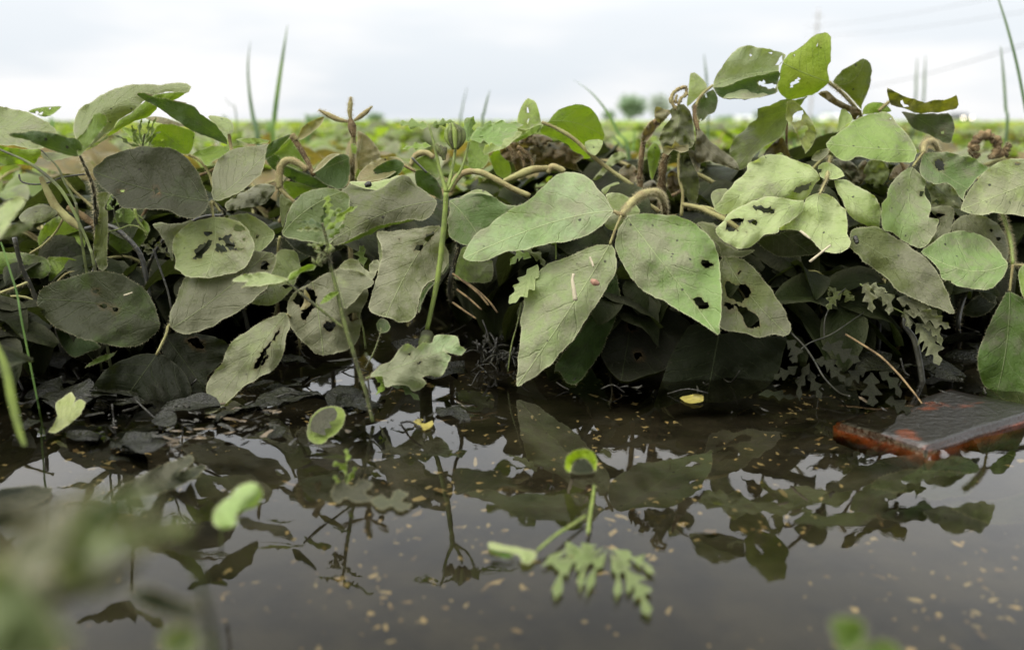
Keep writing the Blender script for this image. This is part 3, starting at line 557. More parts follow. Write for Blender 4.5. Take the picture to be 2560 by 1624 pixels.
for a, bs, tp, z in (('1110 1050, 1160 988, 1230 990, 1320 1020, 1360 1080, 1330 1180, 1230 1192, 1200 1130, 1150 1110', (1110, 1050), (1330, 1170), .68), ('1240 990, 1320 938, 1420 938, 1480 980, 1440 1010, 1340 1020', (1240, 990), (1480, 985), .685), ('1330 1030, 1440 985, 1560 1000, 1620 1050, 1692 1092, 1640 1130, 1682 1200, 1600 1170, 1480 1150, 1370 1165', (1330, 1030), (1690, 1100), .678)):
    p.leaf('B', a, bs, tp, z, .4, pt, col='b', silt=.55, tone=.22, wave=2.6, fold=.4, crump=1.6, label='shrivelled brown dried leaflet')
p.leaf('B', '1045 1102, 1060 1060, 1110 1038, 1152 1090, 1182 1150, 1187 1212, 1140 1242, 1090 1212, 1060 1160', (1050, 1100), (1180, 1220), .695, -.3, st, col='y', silt=.05, und=1)
p.petiole('B', '760 1330 800 1250 850 1205 920 1190 1000 1205 1100 1255 1200 1310 1320 1360', .64, [15, 16, 15, 15, 14, 13], 'tan', 500)
p.petiole('B', '1130 1260 1230 1220 1330 1180 1430 1170 1500 1165', .65, [10, 22, 24, 18, 10], 'petiole', 260)
p.petiole('B', '1440 1200 1470 1160 1520 1170 1560 1190', .65, [14, 18, 12], 'tan', 160)
for a in ('1230 1020 1290 1060 1330 1110 1340 1160', '1240 1050 1270 1110 1280 1170', '1150 1000 1190 1050 1200 1110'):
    p.petiole('B', a, .67, [14, 10, 5], 'brown', 120)

# 12 ---- collapsed plant
p = Plant('collapsed soybean plant with brown rotting stems and leaves hanging straight down', ('K', (1120, 900)), .72)
st = p.stem('K', '1050 800 1040 640 1040 520 1050 400 1070 320', [.69, .655], [26, 26, 24, 20], 'brown', 420)
sb = p.stem('K', '900 720 890 560 892 420 905 280 930 180 970 110 1070 55', [.68, .65], [15, 16, 16, 15, 14], 'brown', 420, root=False, name='branch')
p.petiole('K', '1175 750 1185 600 1160 480 1155 380 1160 310', .645, [10, 9, 7, 6], 'petiole', 120)
p.petiole('K', '1110 610 1150 590 1190 560', .65, [10, 8], 'brown', 60)
p.petiole('K', '1270 -20 1268 60 1290 150 1290 220', .655, [10, 14, 10], 'brown', 120)
p.leaf('K', '1090 20, 1140 -10, 1190 -20, 1240 20, 1258 100, 1266 200, 1250 270, 1200 290, 1150 280, 1100 270, 1085 262, 1055 306, 1030 250, 1018 220, 1040 150, 1075 110, 1108 60', (1175, -10), (1120, 290), .64, .25, st, col='o', silt=.6, tone=.7, wave=2.4, fold=.3, curl=.6, crump=.8, label='limp grey-green hanging leaflet with tan crinkled edge')
p.leaf('K', '1050 312, 1045 270, 1085 262, 1110 275, 1130 225, 1165 260, 1225 255, 1228 295, 1170 312, 1120 290, 1085 330', (1060, 290), (1215, 270), .637, .6, st, col='t', silt=.3, tone=.7, wave=2)
p.leaf('K', '1150 300, 1200 320, 1235 300, 1275 400, 1300 540, 1265 675, 1205 610, 1165 490', (1190, 310), (1262, 670), .655, .1, st, col='o', silt=.8, tone=.25, wave=2.4)
p.leaf('K', '940 300, 990 240, 1032 290, 1012 400, 972 502, 950 422', (990, 245), (970, 500), .665, .1, st, col='y', silt=.3, tone=.4)
p.leaf('K', '1290 140, 1330 180, 1390 240, 1460 290, 1520 330, 1560 380, 1577 432, 1540 430, 1460 400, 1380 370, 1310 380, 1270 390, 1262 300, 1280 220', (1285, 150), (1575, 430), .652, .2, st, mid=(1360, 290), col='b', silt=.9, tone=.45, wave=2, fold=.25, crump=.8)
p.leaf('K', '1220 290, 1280 310, 1310 380, 1290 450, 1250 380', (1230, 295), (1290, 440), .65, .1, st, col='b', silt=.8, tone=.5, wave=2)
for a, b_, t_, z_, kw in (('900 180, 960 100, 1040 40, 1090 30, 1060 80, 1000 150, 940 230, 905 240', (905, 235), (1085, 35), .655, dict(col='b', silt=.4, tone=.6)), ('880 560, 960 500, 1000 520, 1010 600, 960 680, 900 640', (890, 560), (990, 670), .70, dict(col='b', silt=.7, tone=.3)),
        ('1080 460, 1120 430, 1160 470, 1170 560, 1120 600, 1080 560', (1100, 440), (1140, 595), .668, dict(col='b', silt=.4, tone=.2)), ('1000 -10, 1060 10, 1110 20, 1080 60, 1030 110, 990 60', (1000, 0), (1040, 105), .648, dict(col='t', silt=.5, tone=.6)), ('1190 330, 1240 340, 1280 430, 1270 520, 1230 450, 1195 400', (1200, 330), (1268, 515), .652, dict(col='o', silt=.8, tone=.3)),
        ('560 500, 640 400, 690 330, 760 300, 800 340, 700 400, 620 480', (560, 500), (800, 340), .75, dict(col='s', silt=.5, tone=.6)), ('740 440, 820 390, 870 430, 850 520, 780 500', (740, 440), (860, 515), .72, dict(col='b', silt=.5, tone=.4))):
    p.leaf('K', a, b_, t_, z_, .2, st, wave=2.4, fold=.3, crump=1.3, **kw)
mb = MB()
P, rr = ptube('C', '5 770 -40 740 -60 690 -40 640 0 615 40 610 40 660 10 680 -10 720 -30 700 -20 660', .645, [8, 11, 12, 12, 12, 10, 9, 8, 7]); tube(mb, P, rr, 9, hairs=260, hl=.0018, k=9, rough=.8)
mb.build('curled_leaflet', ['tan', 'hair'], st)
for a, z in (('1260 450 1330 480 1400 520', .70), ('1220 700 1320 690 1420 720 1480 760', .63), ('920 660 980 690 1020 720', .64)):
    p.petiole('K', a, z, [13, 14], 'petiole', 140)

# 13 ---- tallest plant on the right
p = Plant('tallest soybean plant, its chewed pale leaf and yellow-green leaf standing against the sky', ('L', (700, 1300)), .74)
st = p.stem('C', '760 1400 900 1200 1180 900 1260 800', [.72, .69], [10, 9], 'petiole', 80)
pt = p.petiole('C', '1260 800 1195 720 1120 640 1032 570', [.69, .655], [10, 11, 10], 'petiole', 260)
p.leaf('C', '230 578, 250 530, 300 450, 360 370, 420 330, 470 315, 560 330, 650 350, 735 384, 715 420, 690 460, 690 540, 675 600, 680 640, 600 666, 500 686, 400 684, 300 681, 260 652, 228 610', (225, 592), (735, 490), .672, .3, pt, mid=(470, 520), col=(.24, .28, .15), silt=.6, tone=.9, fold=-.3, label='pale leaflet against the sky chewed through at its tip',
       holes=['535 575 580 555 596 570 590 584 640 578 668 588 666 614 620 616 580 600 550 588', '690 402 712 386 716 412 690 440 674 465 668 440', '480 380 495 374 500 390 485 397', '615 368 640 360 636 378'],
       folds=[dict(out='232 606, 300 600, 420 560, 560 520, 690 495, 690 545, 676 600, 680 642, 600 668, 500 688, 400 686, 300 683, 260 655', col='d', silt=.3, tone=.5, ly=-.7, z=.664, wave=.6, holes=[pts('C', '535 575 580 555 596 570 590 584 640 578 668 588 666 614 620 616 580 600 550 588')])])
p.leaf('C', '1035 562, 1030 480, 1046 400, 1051 320, 1052 256, 1025 230, 980 231, 920 260, 850 320, 790 360, 735 400, 710 440, 690 520, 675 590, 690 640, 745 692, 800 690, 870 676, 940 656, 1000 602', (1034, 570), (720, 440), .65, -.25, pt, mid=(870, 510), col=(.20, .26, .035), silt=.1, und=1, wave=.8, holes=['765 597 790 560 826 533 822 560 790 592 768 614', '946 314 958 298 957 320 950 325', '790 380 796 378 796 392'])
p.leaf('C', '1060 570, 1110 510, 1180 460, 1270 406, 1320 440, 1336 490, 1326 560, 1310 630, 1290 680, 1270 732, 1264 772, 1220 720, 1150 640, 1100 600', (1060, 585), (1280, 415), .69, -.3, pt, mid=(1200, 560), col=(.10, .125, .025), silt=.15, tone=.3, und=1)
p.leaf('C', '960 650, 1020 630, 1080 680, 1150 720, 1262 772, 1200 825, 1180 782, 1100 745, 1030 702', (1000, 640), (1230, 790), .675, .3, pt, col='b', silt=.3, tone=.4, wave=2, crump=1)
p.petiole('C', '1180 740 1210 790 1215 830', .68, [12, 10], 'brown', 120)
p2 = p.petiole('C', '228 592 160 650 120 710 103 790 130 850', [.672, .668], [7, 9, 8], 'petiole', 160)
p.leaf('C', '55 660, 66 560, 75 508, 100 504, 150 540, 185 590, 190 620, 140 660, 80 720, 50 740', (180, 615), (80, 510), .68, .2, p2, col='p', silt=.3, tone=.9)
p.leaf('C', '80 740, 130 690, 190 640, 230 622, 262 680, 258 730, 240 780, 190 800, 150 842, 100 800', (200, 630), (150, 840), .685, -.2, p2, col='d', silt=.3, tone=.4, holes=['172 655 184 652 188 678 178 680', '120 840 150 822 150 842', '60 690 88 690 82 715 62 718'])

# 14 ---- right: yellow curled leaf, pale drooping trifoliate
p = Plant('soybean plant with a yellowing torn leaf in the air and a pale drooping trifoliate below', ('L', (1560, 1300)), .72)
st = p.stem('C', '1560 1500 1600 1300 1480 1000 1400 780', [.70, .67], [10, 9], 'brown', 60)
pt = p.petiole('C', '1380 770 1420 735 1455 705', .662, [9, 8], 'petiole', 80)
p.leaf('C', '1445 615, 1520 650, 1600 680, 1700 712, 1780 692, 1860 686, 1922 656, 1930 700, 1920 752, 1850 772, 1750 786, 1650 786, 1560 752, 1490 736, 1452 705', (1452, 690), (1928, 700), .655, -.9, pt, mid=(1680, 750), col=(.17, .165, .03), silt=.25, tone=.2, und=1, wave=1.8, label='yellowing leaflet blotched brown with a ragged edge', holes=['1520 700 1560 715 1590 740 1560 745 1535 725'])
p.leaf('C', '1540 778, 1620 788, 1760 790, 1860 785, 1895 840, 1912 890, 1892 950, 1872 996, 1800 972, 1700 926, 1620 892, 1578 830', (1500, 730), (1880, 960), .66, .15, pt, col='d', silt=.7, tone=.28, wave=1.6, holes=['1814 914 1830 912 1832 926 1818 928'])
p.leaf('C', '1268 795, 1280 740, 1340 711, 1420 720, 1468 772, 1400 782, 1330 788', (1400, 765), (1275, 770), .668, .2, pt, col='y', silt=.0)
p.leaf('C', '1090 920, 1120 760, 1170 780, 1200 830, 1150 870, 1110 910', (1130, 770), (1100, 910), .675, .1, st, col='p', silt=.3)
p3 = p.petiole('C', '1800 1055 1765 992 1720 983 1692 1012 1690 1060', [.65, .625], [10, 14, 15, 14, 11], 'tan', 420)
p.leaf('C', '1640 1035, 1600 960, 1550 900, 1490 840, 1460 788, 1400 780, 1330 785, 1260 810, 1180 860, 1100 920, 1040 970, 1015 997, 1040 1040, 1080 1090, 1120 1116, 1180 1110, 1220 1090, 1300 1100, 1400 1120, 1500 1132, 1600 1130, 1632 1090', (1645, 1045), (1018, 998), .625, .75, p3, mid=(1340, 1030), col=(.22, .30, .09), silt=.4, tone=.8, fold=.18, curl=-.2, holes=['1455 822 1468 818 1468 830'])
p.leaf('L', '1612 412, 1540 450, 1480 510, 1440 570, 1430 620, 1400 660, 1395 740, 1400 800, 1410 840, 1500 880, 1600 950, 1690 972, 1750 900, 1790 830, 1802 770, 1732 760, 1740 680, 1702 600, 1702 510, 1660 450', (1618, 408), (1690, 970), .612, .5, p3, mid=(1590, 640), col=(.19, .25, .10), silt=.55, tone=.85, wave=1.6, holes=['1660 600 1675 575 1692 580 1685 605 1668 612'])
p.petiole('L', '1690 310 1650 360 1618 405', .615, [7, 7], 'petiole', 50)
p.leaf('L', '1690 320, 1800 310, 1900 320, 2000 335, 2080 370, 2147 420, 2080 470, 2020 540, 1980 600, 1970 642, 1900 560, 1850 522, 1780 532, 1700 492, 1665 440, 1670 370', (1695, 318), (2000, 560), .622, .8, p3, mid=(1810, 440), col=(.13, .19, .07), silt=.5, tone=.65, holes=['1770 370 1810 350 1835 395 1820 430 1780 410'], wave=1.5)
p.leaf('L', '1700 500, 1780 532, 1860 520, 1920 570, 1940 620, 1952 700, 1880 690, 1790 680, 1740 720, 1745 640, 1740 600', (1950, 700), (1720, 520), .60, .6, st, col='s', silt=.8, tone=.7, wave=2, crump=.8, holes=['1760 650 1780 640 1800 650 1790 665'])
p.leaf('L', '1730 700, 1800 682, 1902 702, 1880 850, 1830 900, 1760 950, 1692 1002, 1750 900, 1790 830, 1800 770', (1900, 705), (1700, 1000), .605, .7, st, col='s', silt=1.0, tone=.5, wave=2, holes=['1770 745 1810 730 1840 740 1800 760'])

# 15 ---- hanging olive leaf and holed twist
p = Plant('soybean plant with a wavy hanging olive leaf and a narrow leaf eaten to lace', ('L', (560, 1250)), .74)
st = p.stem('C', '700 1400 760 1150 740 1000 745 690', [.72, .675], [9, 8], 'brown', 60)
p.leaf('C', '740 683, 800 690, 890 668, 830 740, 750 850, 720 920, 690 960, 600 1010, 530 1060, 500 1100, 470 1150, 400 1182, 350 1090, 352 1020, 390 950, 450 900, 480 860, 540 810, 545 760, 620 730, 700 700', (850, 690), (390, 1175), .67, -.15, st, mid=(600, 920), col=(.13, .165, .045), silt=.4, tone=.5, wave=2.2, und=0)
p.leaf('C', '750 700, 790 693, 830 730, 880 790, 920 850, 946 920, 930 990, 900 1040, 870 1072, 860 1040, 830 980, 790 910, 770 860, 740 830, 733 770', (760, 695), (868, 1072), .64, .1, st, mid=(830, 890), col=(.20, .22, .07), silt=.35, tone=.5, wave=1.5, holes=['780 800 820 778 852 772 832 830 792 858 785 830', '818 910 850 880 886 874 870 930 840 968 822 950', '800 880 812 890 810 905'])
p.leaf('C', '580 1075, 640 1000, 710 955, 742 1020, 767 1102, 700 1060, 650 1080', (580, 1070), (760, 1100), .685, .4, st, col='b', silt=.3, tone=.2, wave=2, crump=1.3)
p.leaf('C', '910 1110, 950 1050, 1035 1030, 1030 1070, 970 1115', (910, 1110), (1035, 1035), .66, .8, st, col='s', silt=.9, tone=.6)

# 16 ---- pale bright leaves right of centre
p = Plant('soybean plant with bright pale silty leaves spread flat around one hairy stalk', ('L', (560, 1240)), .68)
st = p.stem('L', '540 1250 560 1050 900 700 1020 500', [.67, .62], [11, 9], 'darkstem', 60)
pt = p.petiole('L', '1045 340 1028 420 1020 490', [.635, .605], [10, 11], 'petiole', 160)
p.petiole('L', '1020 490 970 595', [.605, .585], [6, 6], 'petiole', 60)
p.leaf('L', '975 478, 900 400, 830 370, 770 350, 720 325, 650 318, 580 335, 520 365, 475 385, 465 430, 430 470, 385 510, 355 550, 310 600, 270 650, 238 702, 330 745, 430 690, 520 640, 600 630, 700 640, 780 640, 850 640, 900 600, 930 530', (985, 482), (240, 702), .605, .95, pt, mid=(640, 520), col='p', silt=.42, tone=1., wave=2.0, fold=.12, holes=['785 575 820 555 850 538 905 515 902 545 870 570 830 582 795 588'])
p.leaf('L', '858 640, 780 640, 720 625, 640 610, 560 625, 480 655, 410 690, 350 730, 300 780, 253 842, 260 890, 310 930, 400 975, 450 978, 510 950, 560 900, 620 875, 690 862, 690 830, 760 790, 830 740, 856 690', (870, 640), (256, 848), .58, .95, pt, mid=(560, 760), col='p', silt=.38, tone=1., wave=1.5, label='pale leaflet curving over with four torn holes', holes=['510 690 560 685 640 698 656 710 640 730 590 725 530 706', '350 770 445 772 412 810 392 830 410 848 360 857 325 845 323 800', '468 775 520 770 542 800 520 812 480 795', '455 858 470 860 465 870'])
p.leaf('L', '960 594, 900 610, 860 650, 840 710, 790 760, 700 815, 690 842, 830 852, 900 900, 960 970, 1000 1000, 1120 1002, 1180 960, 1186 930, 1160 870, 1165 780, 1150 700, 1110 680, 1080 630, 1020 600', (965, 594), (1150, 1000), .585, .75, pt, mid=(980, 790), col='p', silt=.42, tone=1., wave=1.7, curl=-.4)
p.leaf('L', '540 910, 680 868, 830 850, 900 900, 965 985, 900 1022, 750 1037, 650 1012, 575 970', (690, 850), (900, 1010), .60, -.3, pt, col='k', silt=.4, tone=.25, und=1)  # dark flap below the pale leaf, its underside shadow put into the colour
p.leaf('L', '1072 503, 1150 500, 1220 540, 1300 580, 1360 630, 1392 690, 1390 800, 1388 832, 1310 822, 1250 802, 1180 740, 1130 650, 1090 580', (1075, 505), (1385, 825), .605, .75, pt, mid=(1220, 670), col='p', silt=.45, tone=.9, wave=2, fold=.25)
p.leaf('L', '960 402, 1020 375, 1080 400, 1130 440, 1142 470, 1090 492, 1030 495, 975 478', (1020, 490), (1130, 440), .608, .9, pt, col='p', silt=.45, tone=.9, wave=1.5, holes=['955 430 985 425 980 445 960 448', '860 425 865 420 868 428'])
p.leaf('K', '1440 1062, 1500 1035, 1560 1035, 1630 1070, 1700 1130, 1760 1200, 1820 1290, 1870 1370, 1910 1450, 1932 1540, 1900 1582, 1830 1570, 1750 1580, 1700 1592, 1600 1560, 1440 1520, 1400 1300', (1480, 1040), (1915, 1575), .575, .4, st, mid=(1660, 1310), col='o', silt=.95, tone=.5, label='grey leaflet with large ragged black holes',
       holes=['1480 1250 1502 1198 1530 1215 1570 1225 1622 1222 1637 1250 1657 1275 1640 1312 1580 1347 1520 1320 1490 1290', '1478 1358 1510 1350 1542 1375 1520 1405 1490 1392', '1545 1358 1600 1380 1660 1410 1702 1450 1722 1500 1680 1527 1640 1520 1612 1472 1580 1420', '1565 1150 1580 1130 1590 1135 1575 1155'])
p.leaf('L', '120 800, 200 800, 260 830, 270 900, 320 950, 400 985, 520 985, 460 1020, 300 1030, 265 960', (130, 800), (500, 990), .60, .6, st, col='o', silt=.9, tone=.5)
p.petiole('L', '20 670 120 690 230 735 340 790 440 860', [.63, .60], [13, 15, 13], 'petiole', 260)
p.leaf('L', '215 600, 250 565, 320 560, 345 580, 290 640, 240 690, 222 650', (340, 570), (225, 680), .64, .8, st, col='s', silt=.7, tone=.8)
for a, c_ in (('540 1090, 600 1060, 640 1090, 600 1150, 560 1130', 'y'), ('750 1120, 850 1090, 950 1100, 945 1180, 880 1250, 800 1260, 760 1180', 'g'), ('640 1060, 720 1050, 780 1120, 790 1200, 740 1300, 690 1360, 640 1250, 660 1150', 'k')):
    q = [tuple(map(float, t.split())) for t in a.split(',')]
    p.leaf('L', a, q[0], q[len(q) // 2], .66, .5, st, col=c_, silt=.3, tone=.2)

# 17 ---- right edge
p = Plant('soybean plant at the right edge with a bristly yellow stalk and long grey leaf', ('F', (1940, 760)))
st = p.stem('F', '1930 760 1950 640 2000 480', [.62, .64], [14, 12], 'darkstem', 60)
s2 = p.stem('L', '2235 720 2275 840 2300 950 2312 1085', [.60, .575], [11, 12, 11], 'greenstem', 420, root=False, name='branch')
p.petiole('L', '2312 1085 2389 1092 2460 1080', .575, [7, 7], 'petiole', 120)
p.petiole('L', '2312 1085 2300 1180 2290 1270', .57, [8, 7], 'petiole', 50)
p.leaf('L', '2480 330, 2389 350, 2300 355, 2200 385, 2120 440, 2060 500, 2000 580, 1970 640, 1950 705, 2000 726, 2100 740, 2250 726, 2480 716', (2520, 480), (1955, 705), .59, .85, st, mid=(2250, 590), col='p', silt=.6, tone=.95, fold=.1, holes=['2320 385 2340 375 2365 382 2345 398'])
p.leaf('L', '1880 850, 1910 790, 1980 745, 2080 745, 2170 780, 2230 830, 2270 900, 2282 1000, 2262 1062, 2200 1000, 2100 900, 2000 860', (1990, 745), (2265, 1050), .605, .6, st, col='s', silt=1.0, tone=.5, holes=['2145 848 2160 838 2176 850 2158 862', '2195 900 2215 893 2230 910 2210 920', '2165 762 2180 758 2182 770'])
p.leaf('L', '2272 1076, 2230 1010, 2180 950, 2110 890, 2010 855, 1920 855, 1840 870, 1780 910, 1720 960, 1680 1000, 1740 1050, 1790 1110, 1830 1190, 1900 1225, 2000 1250, 2100 1258, 2170 1250, 2220 1200, 2262 1130', (2275, 1080), (1690, 1005), .575, .75, s2, mid=(2010, 1130), col=(.21, .29, .115), silt=.35, tone=.95, fold=.14, holes=['1842 1200 1880 1198 1888 1212 1850 1214'])
p.leaf('L', '1190 848, 1260 830, 1330 825, 1400 840, 1470 880, 1550 930, 1630 985, 1700 1030, 1750 1090, 1800 1160, 1840 1250, 1880 1340, 1907 1425, 1800 1390, 1700 1360, 1600 1310, 1500 1260, 1440 1190, 1350 1120, 1270 1060, 1200 982, 1172 960', (1185, 880), (1907, 1425), .575, .62, st, mid=(1560, 1130), col='o', silt=.8, tone=.62, fold=.16)
p.leaf('F', '2287 522, 2230 590, 2170 700, 2120 820, 2080 920, 2063 1010, 2080 1090, 2110 1170, 2200 1240, 2300 1290, 2480 1330, 2480 640, 2389 580', (2290, 525), (2200, 1230), .565, .35, s2, sub=True, mid=(2270, 880), col=(.06, .10, .022), silt=.35, tone=.35, label='deep green wet leaflet standing with its tip under water')
p.leaf('F', '2350 390, 2400 330, 2480 360, 2480 640, 2389 575, 2362 480', (2370, 350), (2440, 620), .56, .4, s2, col='g', silt=.3, tone=.7)
for a in ('2120 380, 2170 420, 2200 520, 2180 600, 2110 560, 2060 480', '1960 660, 2040 570, 2120 545, 2200 600, 2120 680, 2030 700'):
    q = [tuple(map(float, t.split())) for t in a.split(',')]
    p.leaf('F', a, q[0], q[3], .64, .5, st, col='k', silt=.3, tone=.2)

# 18 ---- yellow-green backlit low leaves on the left
p = Plant('soybean plant deep in the left shade with glowing yellow-green round leaves', ('D', (420, 420)))
st = p.stem('I', '420 1180 415 1080 420 980', [.68, .66], [7, 6], 'darkstem', 20)
for a, b, t, z, c_ in (('265 900, 290 830, 380 760, 450 740, 540 800, 580 900, 592 960, 500 992, 400 1000, 310 990, 270 950', (300, 980), (560, 830), .665, 'y'), ('330 1040, 420 1034, 520 1050, 590 1100, 622 1140, 500 1162, 400 1192, 340 1202, 345 1120', (335, 1050), (620, 1140), .65, 'y'),
                       ('790 760, 850 690, 940 720, 1000 780, 1042 850, 980 950, 880 1002, 780 1000, 755 900', (860, 690), (850, 1000), .69, 'g'), ('-40 1012, 100 1000, 200 1010, 330 1050, 342 1150, 250 1182, 100 1160, -40 1130', (340, 1140), (0, 1050), .63, 'g'),
                       ('650 600, 740 580, 765 600, 720 700, 745 720, 745 1100, 720 1132, 680 1110, 650 1000, 655 860, 690 700', (700, 600), (710, 1130), .60, 'o')):
    p.leaf('I', a, b, t, z, .2, st, col=c_, silt=.7 if c_ == 'o' else 0, tone=.35, und=0 if c_ == 'o' else 1)

# 19 ---- dried curl far right
p = Plant('soybean plant topped by a dried brown leaf curled into a ring', ('L', (2100, 900)), .80)
st = p.stem('L', '2100 700 2110 430 2150 390 2260 350', [.78, .76], [10, 16, 12], 'petiole', 160)
mb = MB()
P, rr = ptube('L', '2070 300 2050 260 2065 215 2110 190 2160 200 2200 240 2200 300 2160 340 2140 330', .755, [14, 20, 22, 22, 24, 26, 22, 14, 8]); tube(mb, P, rr, 9, hairs=340, hl=.003, k=9, rough=.8)
P, rr = ptube('L', '2080 320 2050 330 2020 300 2035 250 2075 215', .76, [10, 16, 16, 12]); tube(mb, P, rr, 9, hairs=160, hl=.003, k=9, rough=.8)
P, rr = ptube('L', '2190 330 2240 320 2280 270 2270 240', .765, [22, 26, 18, 6]); tube(mb, P, rr, 9, hairs=240, hl=.003, k=9, rough=.8)
mb.build('curled_leaflet', ['brown', 'hair'], st)
for a, col in (('1270 480, 1310 370, 1380 350, 1440 400, 1450 470, 1400 540, 1340 560', 's'), ('1340 600, 1440 520, 1470 500, 1420 620, 1390 650', 'b'), ('1240 400, 1290 360, 1310 420, 1280 500, 1240 540', 'b'), ('1500 400, 1600 390, 1580 420, 1520 470, 1450 500', 'b'), ('1100 340, 1200 380, 1250 460, 1240 530, 1180 510, 1140 440', 'b'), ('1060 360, 1180 370, 1240 430, 1220 500, 1130 430', 'o')):
    q = [tuple(map(float, t.split())) for t in a.split(',')]
    p.leaf('L', a, q[0], q[len(q) // 2], .70, .3, st, col=col, silt=.5, tone=.35, wave=2, crump=1.1)
# ---------------------------------------------------------------- weeds
def leaf_local(mb, base, head, pitch, L, Wd, droop, fold, roll, col, silt, tone, seed, nA=8, nB=4):
    h = np.array([math.cos(head), math.sin(head), 0]); up = np.array([0, 0, 1.]); s = np.cross(h, up)
    s = s * math.cos(roll) + up * math.sin(roll)
    P = np.array(base, float); pt = []; lv = []; f = []; a = pitch
    for i in range(nA + 1):
        t = i / nA
        d = h * math.cos(a) + up * math.sin(a); nn = np.cross(s, d)
        w = Wd * (math.sin(math.pi * min(1, (t * .97 + .015)) ** .78) ** .85 if 0 < t < 1 else .04)
        for j in range(-nB // 2, nB // 2 + 1):
            v = j / (nB / 2)
            wob = .12 * L * noise.noise(Vector((t * 3 + seed, v * 1.5, seed * 2.3))) * (.3 + abs(v))
            pt.append(P + s * (v * w) + nn * (fold * abs(v) * w + wob)); lv.append((t, v, max(0, abs(v) - .85) * 4))
        P = P + d * (L / nA); a -= droop / nA
    m = nB + 1
    for i in range(nA):
        for j in range(nB): f.append((i * m + j, i * m + j + 1, (i + 1) * m + j + 1, (i + 1) * m + j))
    mb.add(pt, f, 0, lv, (*col, 1), (silt, tone, 0))
def lobed(axis, wmax, nl, dep=.7, fwd=.5, env=None, sub=0):
    A = smooth_open(np.array(axis, float), 14); n = 16 * nl
    t = np.linspace(0, 1, n); s = np.linspace(0, 1, len(A))
    X = np.stack([np.interp(t, s, A[:, 0]), np.interp(t, s, A[:, 1])], 1)
    T = np.gradient(X, axis=0); T /= np.linalg.norm(T, axis=1)[:, None]; N = np.stack([-T[:, 1], T[:, 0]], 1)
    e = (np.sin(np.pi * np.clip(t, 0, 1) ** .8) * .85 + .15) if env is None else env(t)
    w = wmax * e * (1 - dep * (.5 + .5 * np.cos(2 * np.pi * nl * t)) ** .8) + (sub * wmax * np.sin(2 * np.pi * nl * t * 3.0) * e)
    w[-1] = 1; w[0] = max(2, w[0] * .3)
    w = np.maximum(w, 1.6)
    a = X + N * w[:, None] + T * (w * fwd)[:, None]; b = X - N * w[:, None] + T * (w * fwd)[:, None]
    return [tuple(v) for v in a] + [tuple(v) for v in b[::-1]]
def weed_leaf(name, parent, c, axis, w, nl, z, ly=.6, label=None, cat=None, dep=.7, **k):
    ax = pts(c, axis); O = lobed(ax, w / (1.8813 if c in 'GH' else 1 if c == 'S' else Z), nl, dep, k.pop('fwd', .5), sub=k.pop('subl', 0))
    mb = MB(); O2 = O[::2] if len(O) > 90 else O; k.setdefault('rim', .35)
    sheet(mb, O2, ax[0], ax[-1], z, ly, mid=ax[len(ax) // 2], step=9., **k)
    o = mb.build(name, ['leaf', 'hair'], parent)
    return tag(o, label, cat)
def poly_leaf(name, parent, c, out, base, tip, z, ly=.6, label=None, cat=None, group=None, mat='leaf', **k):
    mb = MB(); H = [pts(c, h) for h in k.pop('holes', ())]
    sheet(mb, pts(c, out), px(c, base), px(c, tip), z, ly, holes=H, **k)
    return tag(mb.build(name, [mat, 'hair'], parent), label, cat, group)
def stalk(name, parent, c, st, z, r, mat='weedstem', hairs=60, hl=.0012):
    mb = MB(); P, rr = ptube(c, st, z, r); rr = rr * .8; tube(mb, P, rr, 8, hairs=hairs, hl=hl); return mb.build(name, [mat, 'hair'], parent)
def weed(label, foot, cat='weed', name='weed_plant', z=None):
    p = px(*foot); g = ground(p) if z is None else Vector(world([p], z)[0])
    return empty(name, (g.x, g.y, -.02), label, cat)
GW = (.17, .25, .075)
# tall weed with a ribbed bud in the middle
w = weed('tall bright green weed with one smooth stem and a ribbed bud between lobed top leaves', ('M', (1765, 610)))
sm = stalk('stem', w, 'J', '1770 1540 1812 1350 1850 1150 1880 900 1897 720 1904 585', [.555, .545], [17, 18, 20, 21, 20, 18], 'greenstem', 90)
mb = MB(); g = np.array(w.location); q, rr = ptube('M', '1755 650 1772 540', .555, 17); tube(mb, np.vstack([g, q]), [.0045, .0045, .0043], 8); mb.build('stem', 'weedstem', w)
b1 = stalk('branch', w, 'J', '1904 585 1880 500 1855 410 1820 250 1785 120', [.545, .55], [17, 15, 13, 11, 9], 'greenstem', 60)
b2 = stalk('branch', w, 'J', '1912 570 1945 430 1968 290', [.547, .56], [14, 12, 11], 'greenstem', 60)
b3 = stalk('branch', w, 'J', '1915 580 1960 500 2015 410 2062 240', [.546, .56], [13, 11, 10, 9], 'greenstem', 60)
for dx, k in ((0, 1), (-22, .75), (24, .75), (-40, .4), (42, .4)):
    stalk('bud_rib', b2, 'J', f'{1968 + dx * .3} 285 {1966 + dx * 1.3} 220 {1962 + dx * 1.25} 160 {1945 + dx * .25} 105', .558 - .004 * k, [10, 20, 20, 5], 'greenstem' if dx in (0, -40) else 'weedstem', 20)
for a in ('1860 260 1880 300 1890 360', '1830 250 1850 290 1870 330', '1900 270 1890 310 1870 340'):
    stalk('bud_rib', b1, 'J', a, .548, [12, 24, 14], 'weedstem', 60)
weed_leaf('leaflet', b1, 'J', '1790 128 1720 118 1640 108 1575 104', 42, 3, .55, 1.9, col='g', silt=.2, tone=.9)
weed_leaf('leaflet', b1, 'J', '1795 128 1850 112 1900 100 1960 96', 36, 3, .555, 1.8, col='g', silt=.2, tone=.9)
weed_leaf('leaflet', b1, 'J', '1800 265 1740 258 1670 268 1600 285', 30, 3, .54, 1.5, col='y', silt=.1, tone=.9)
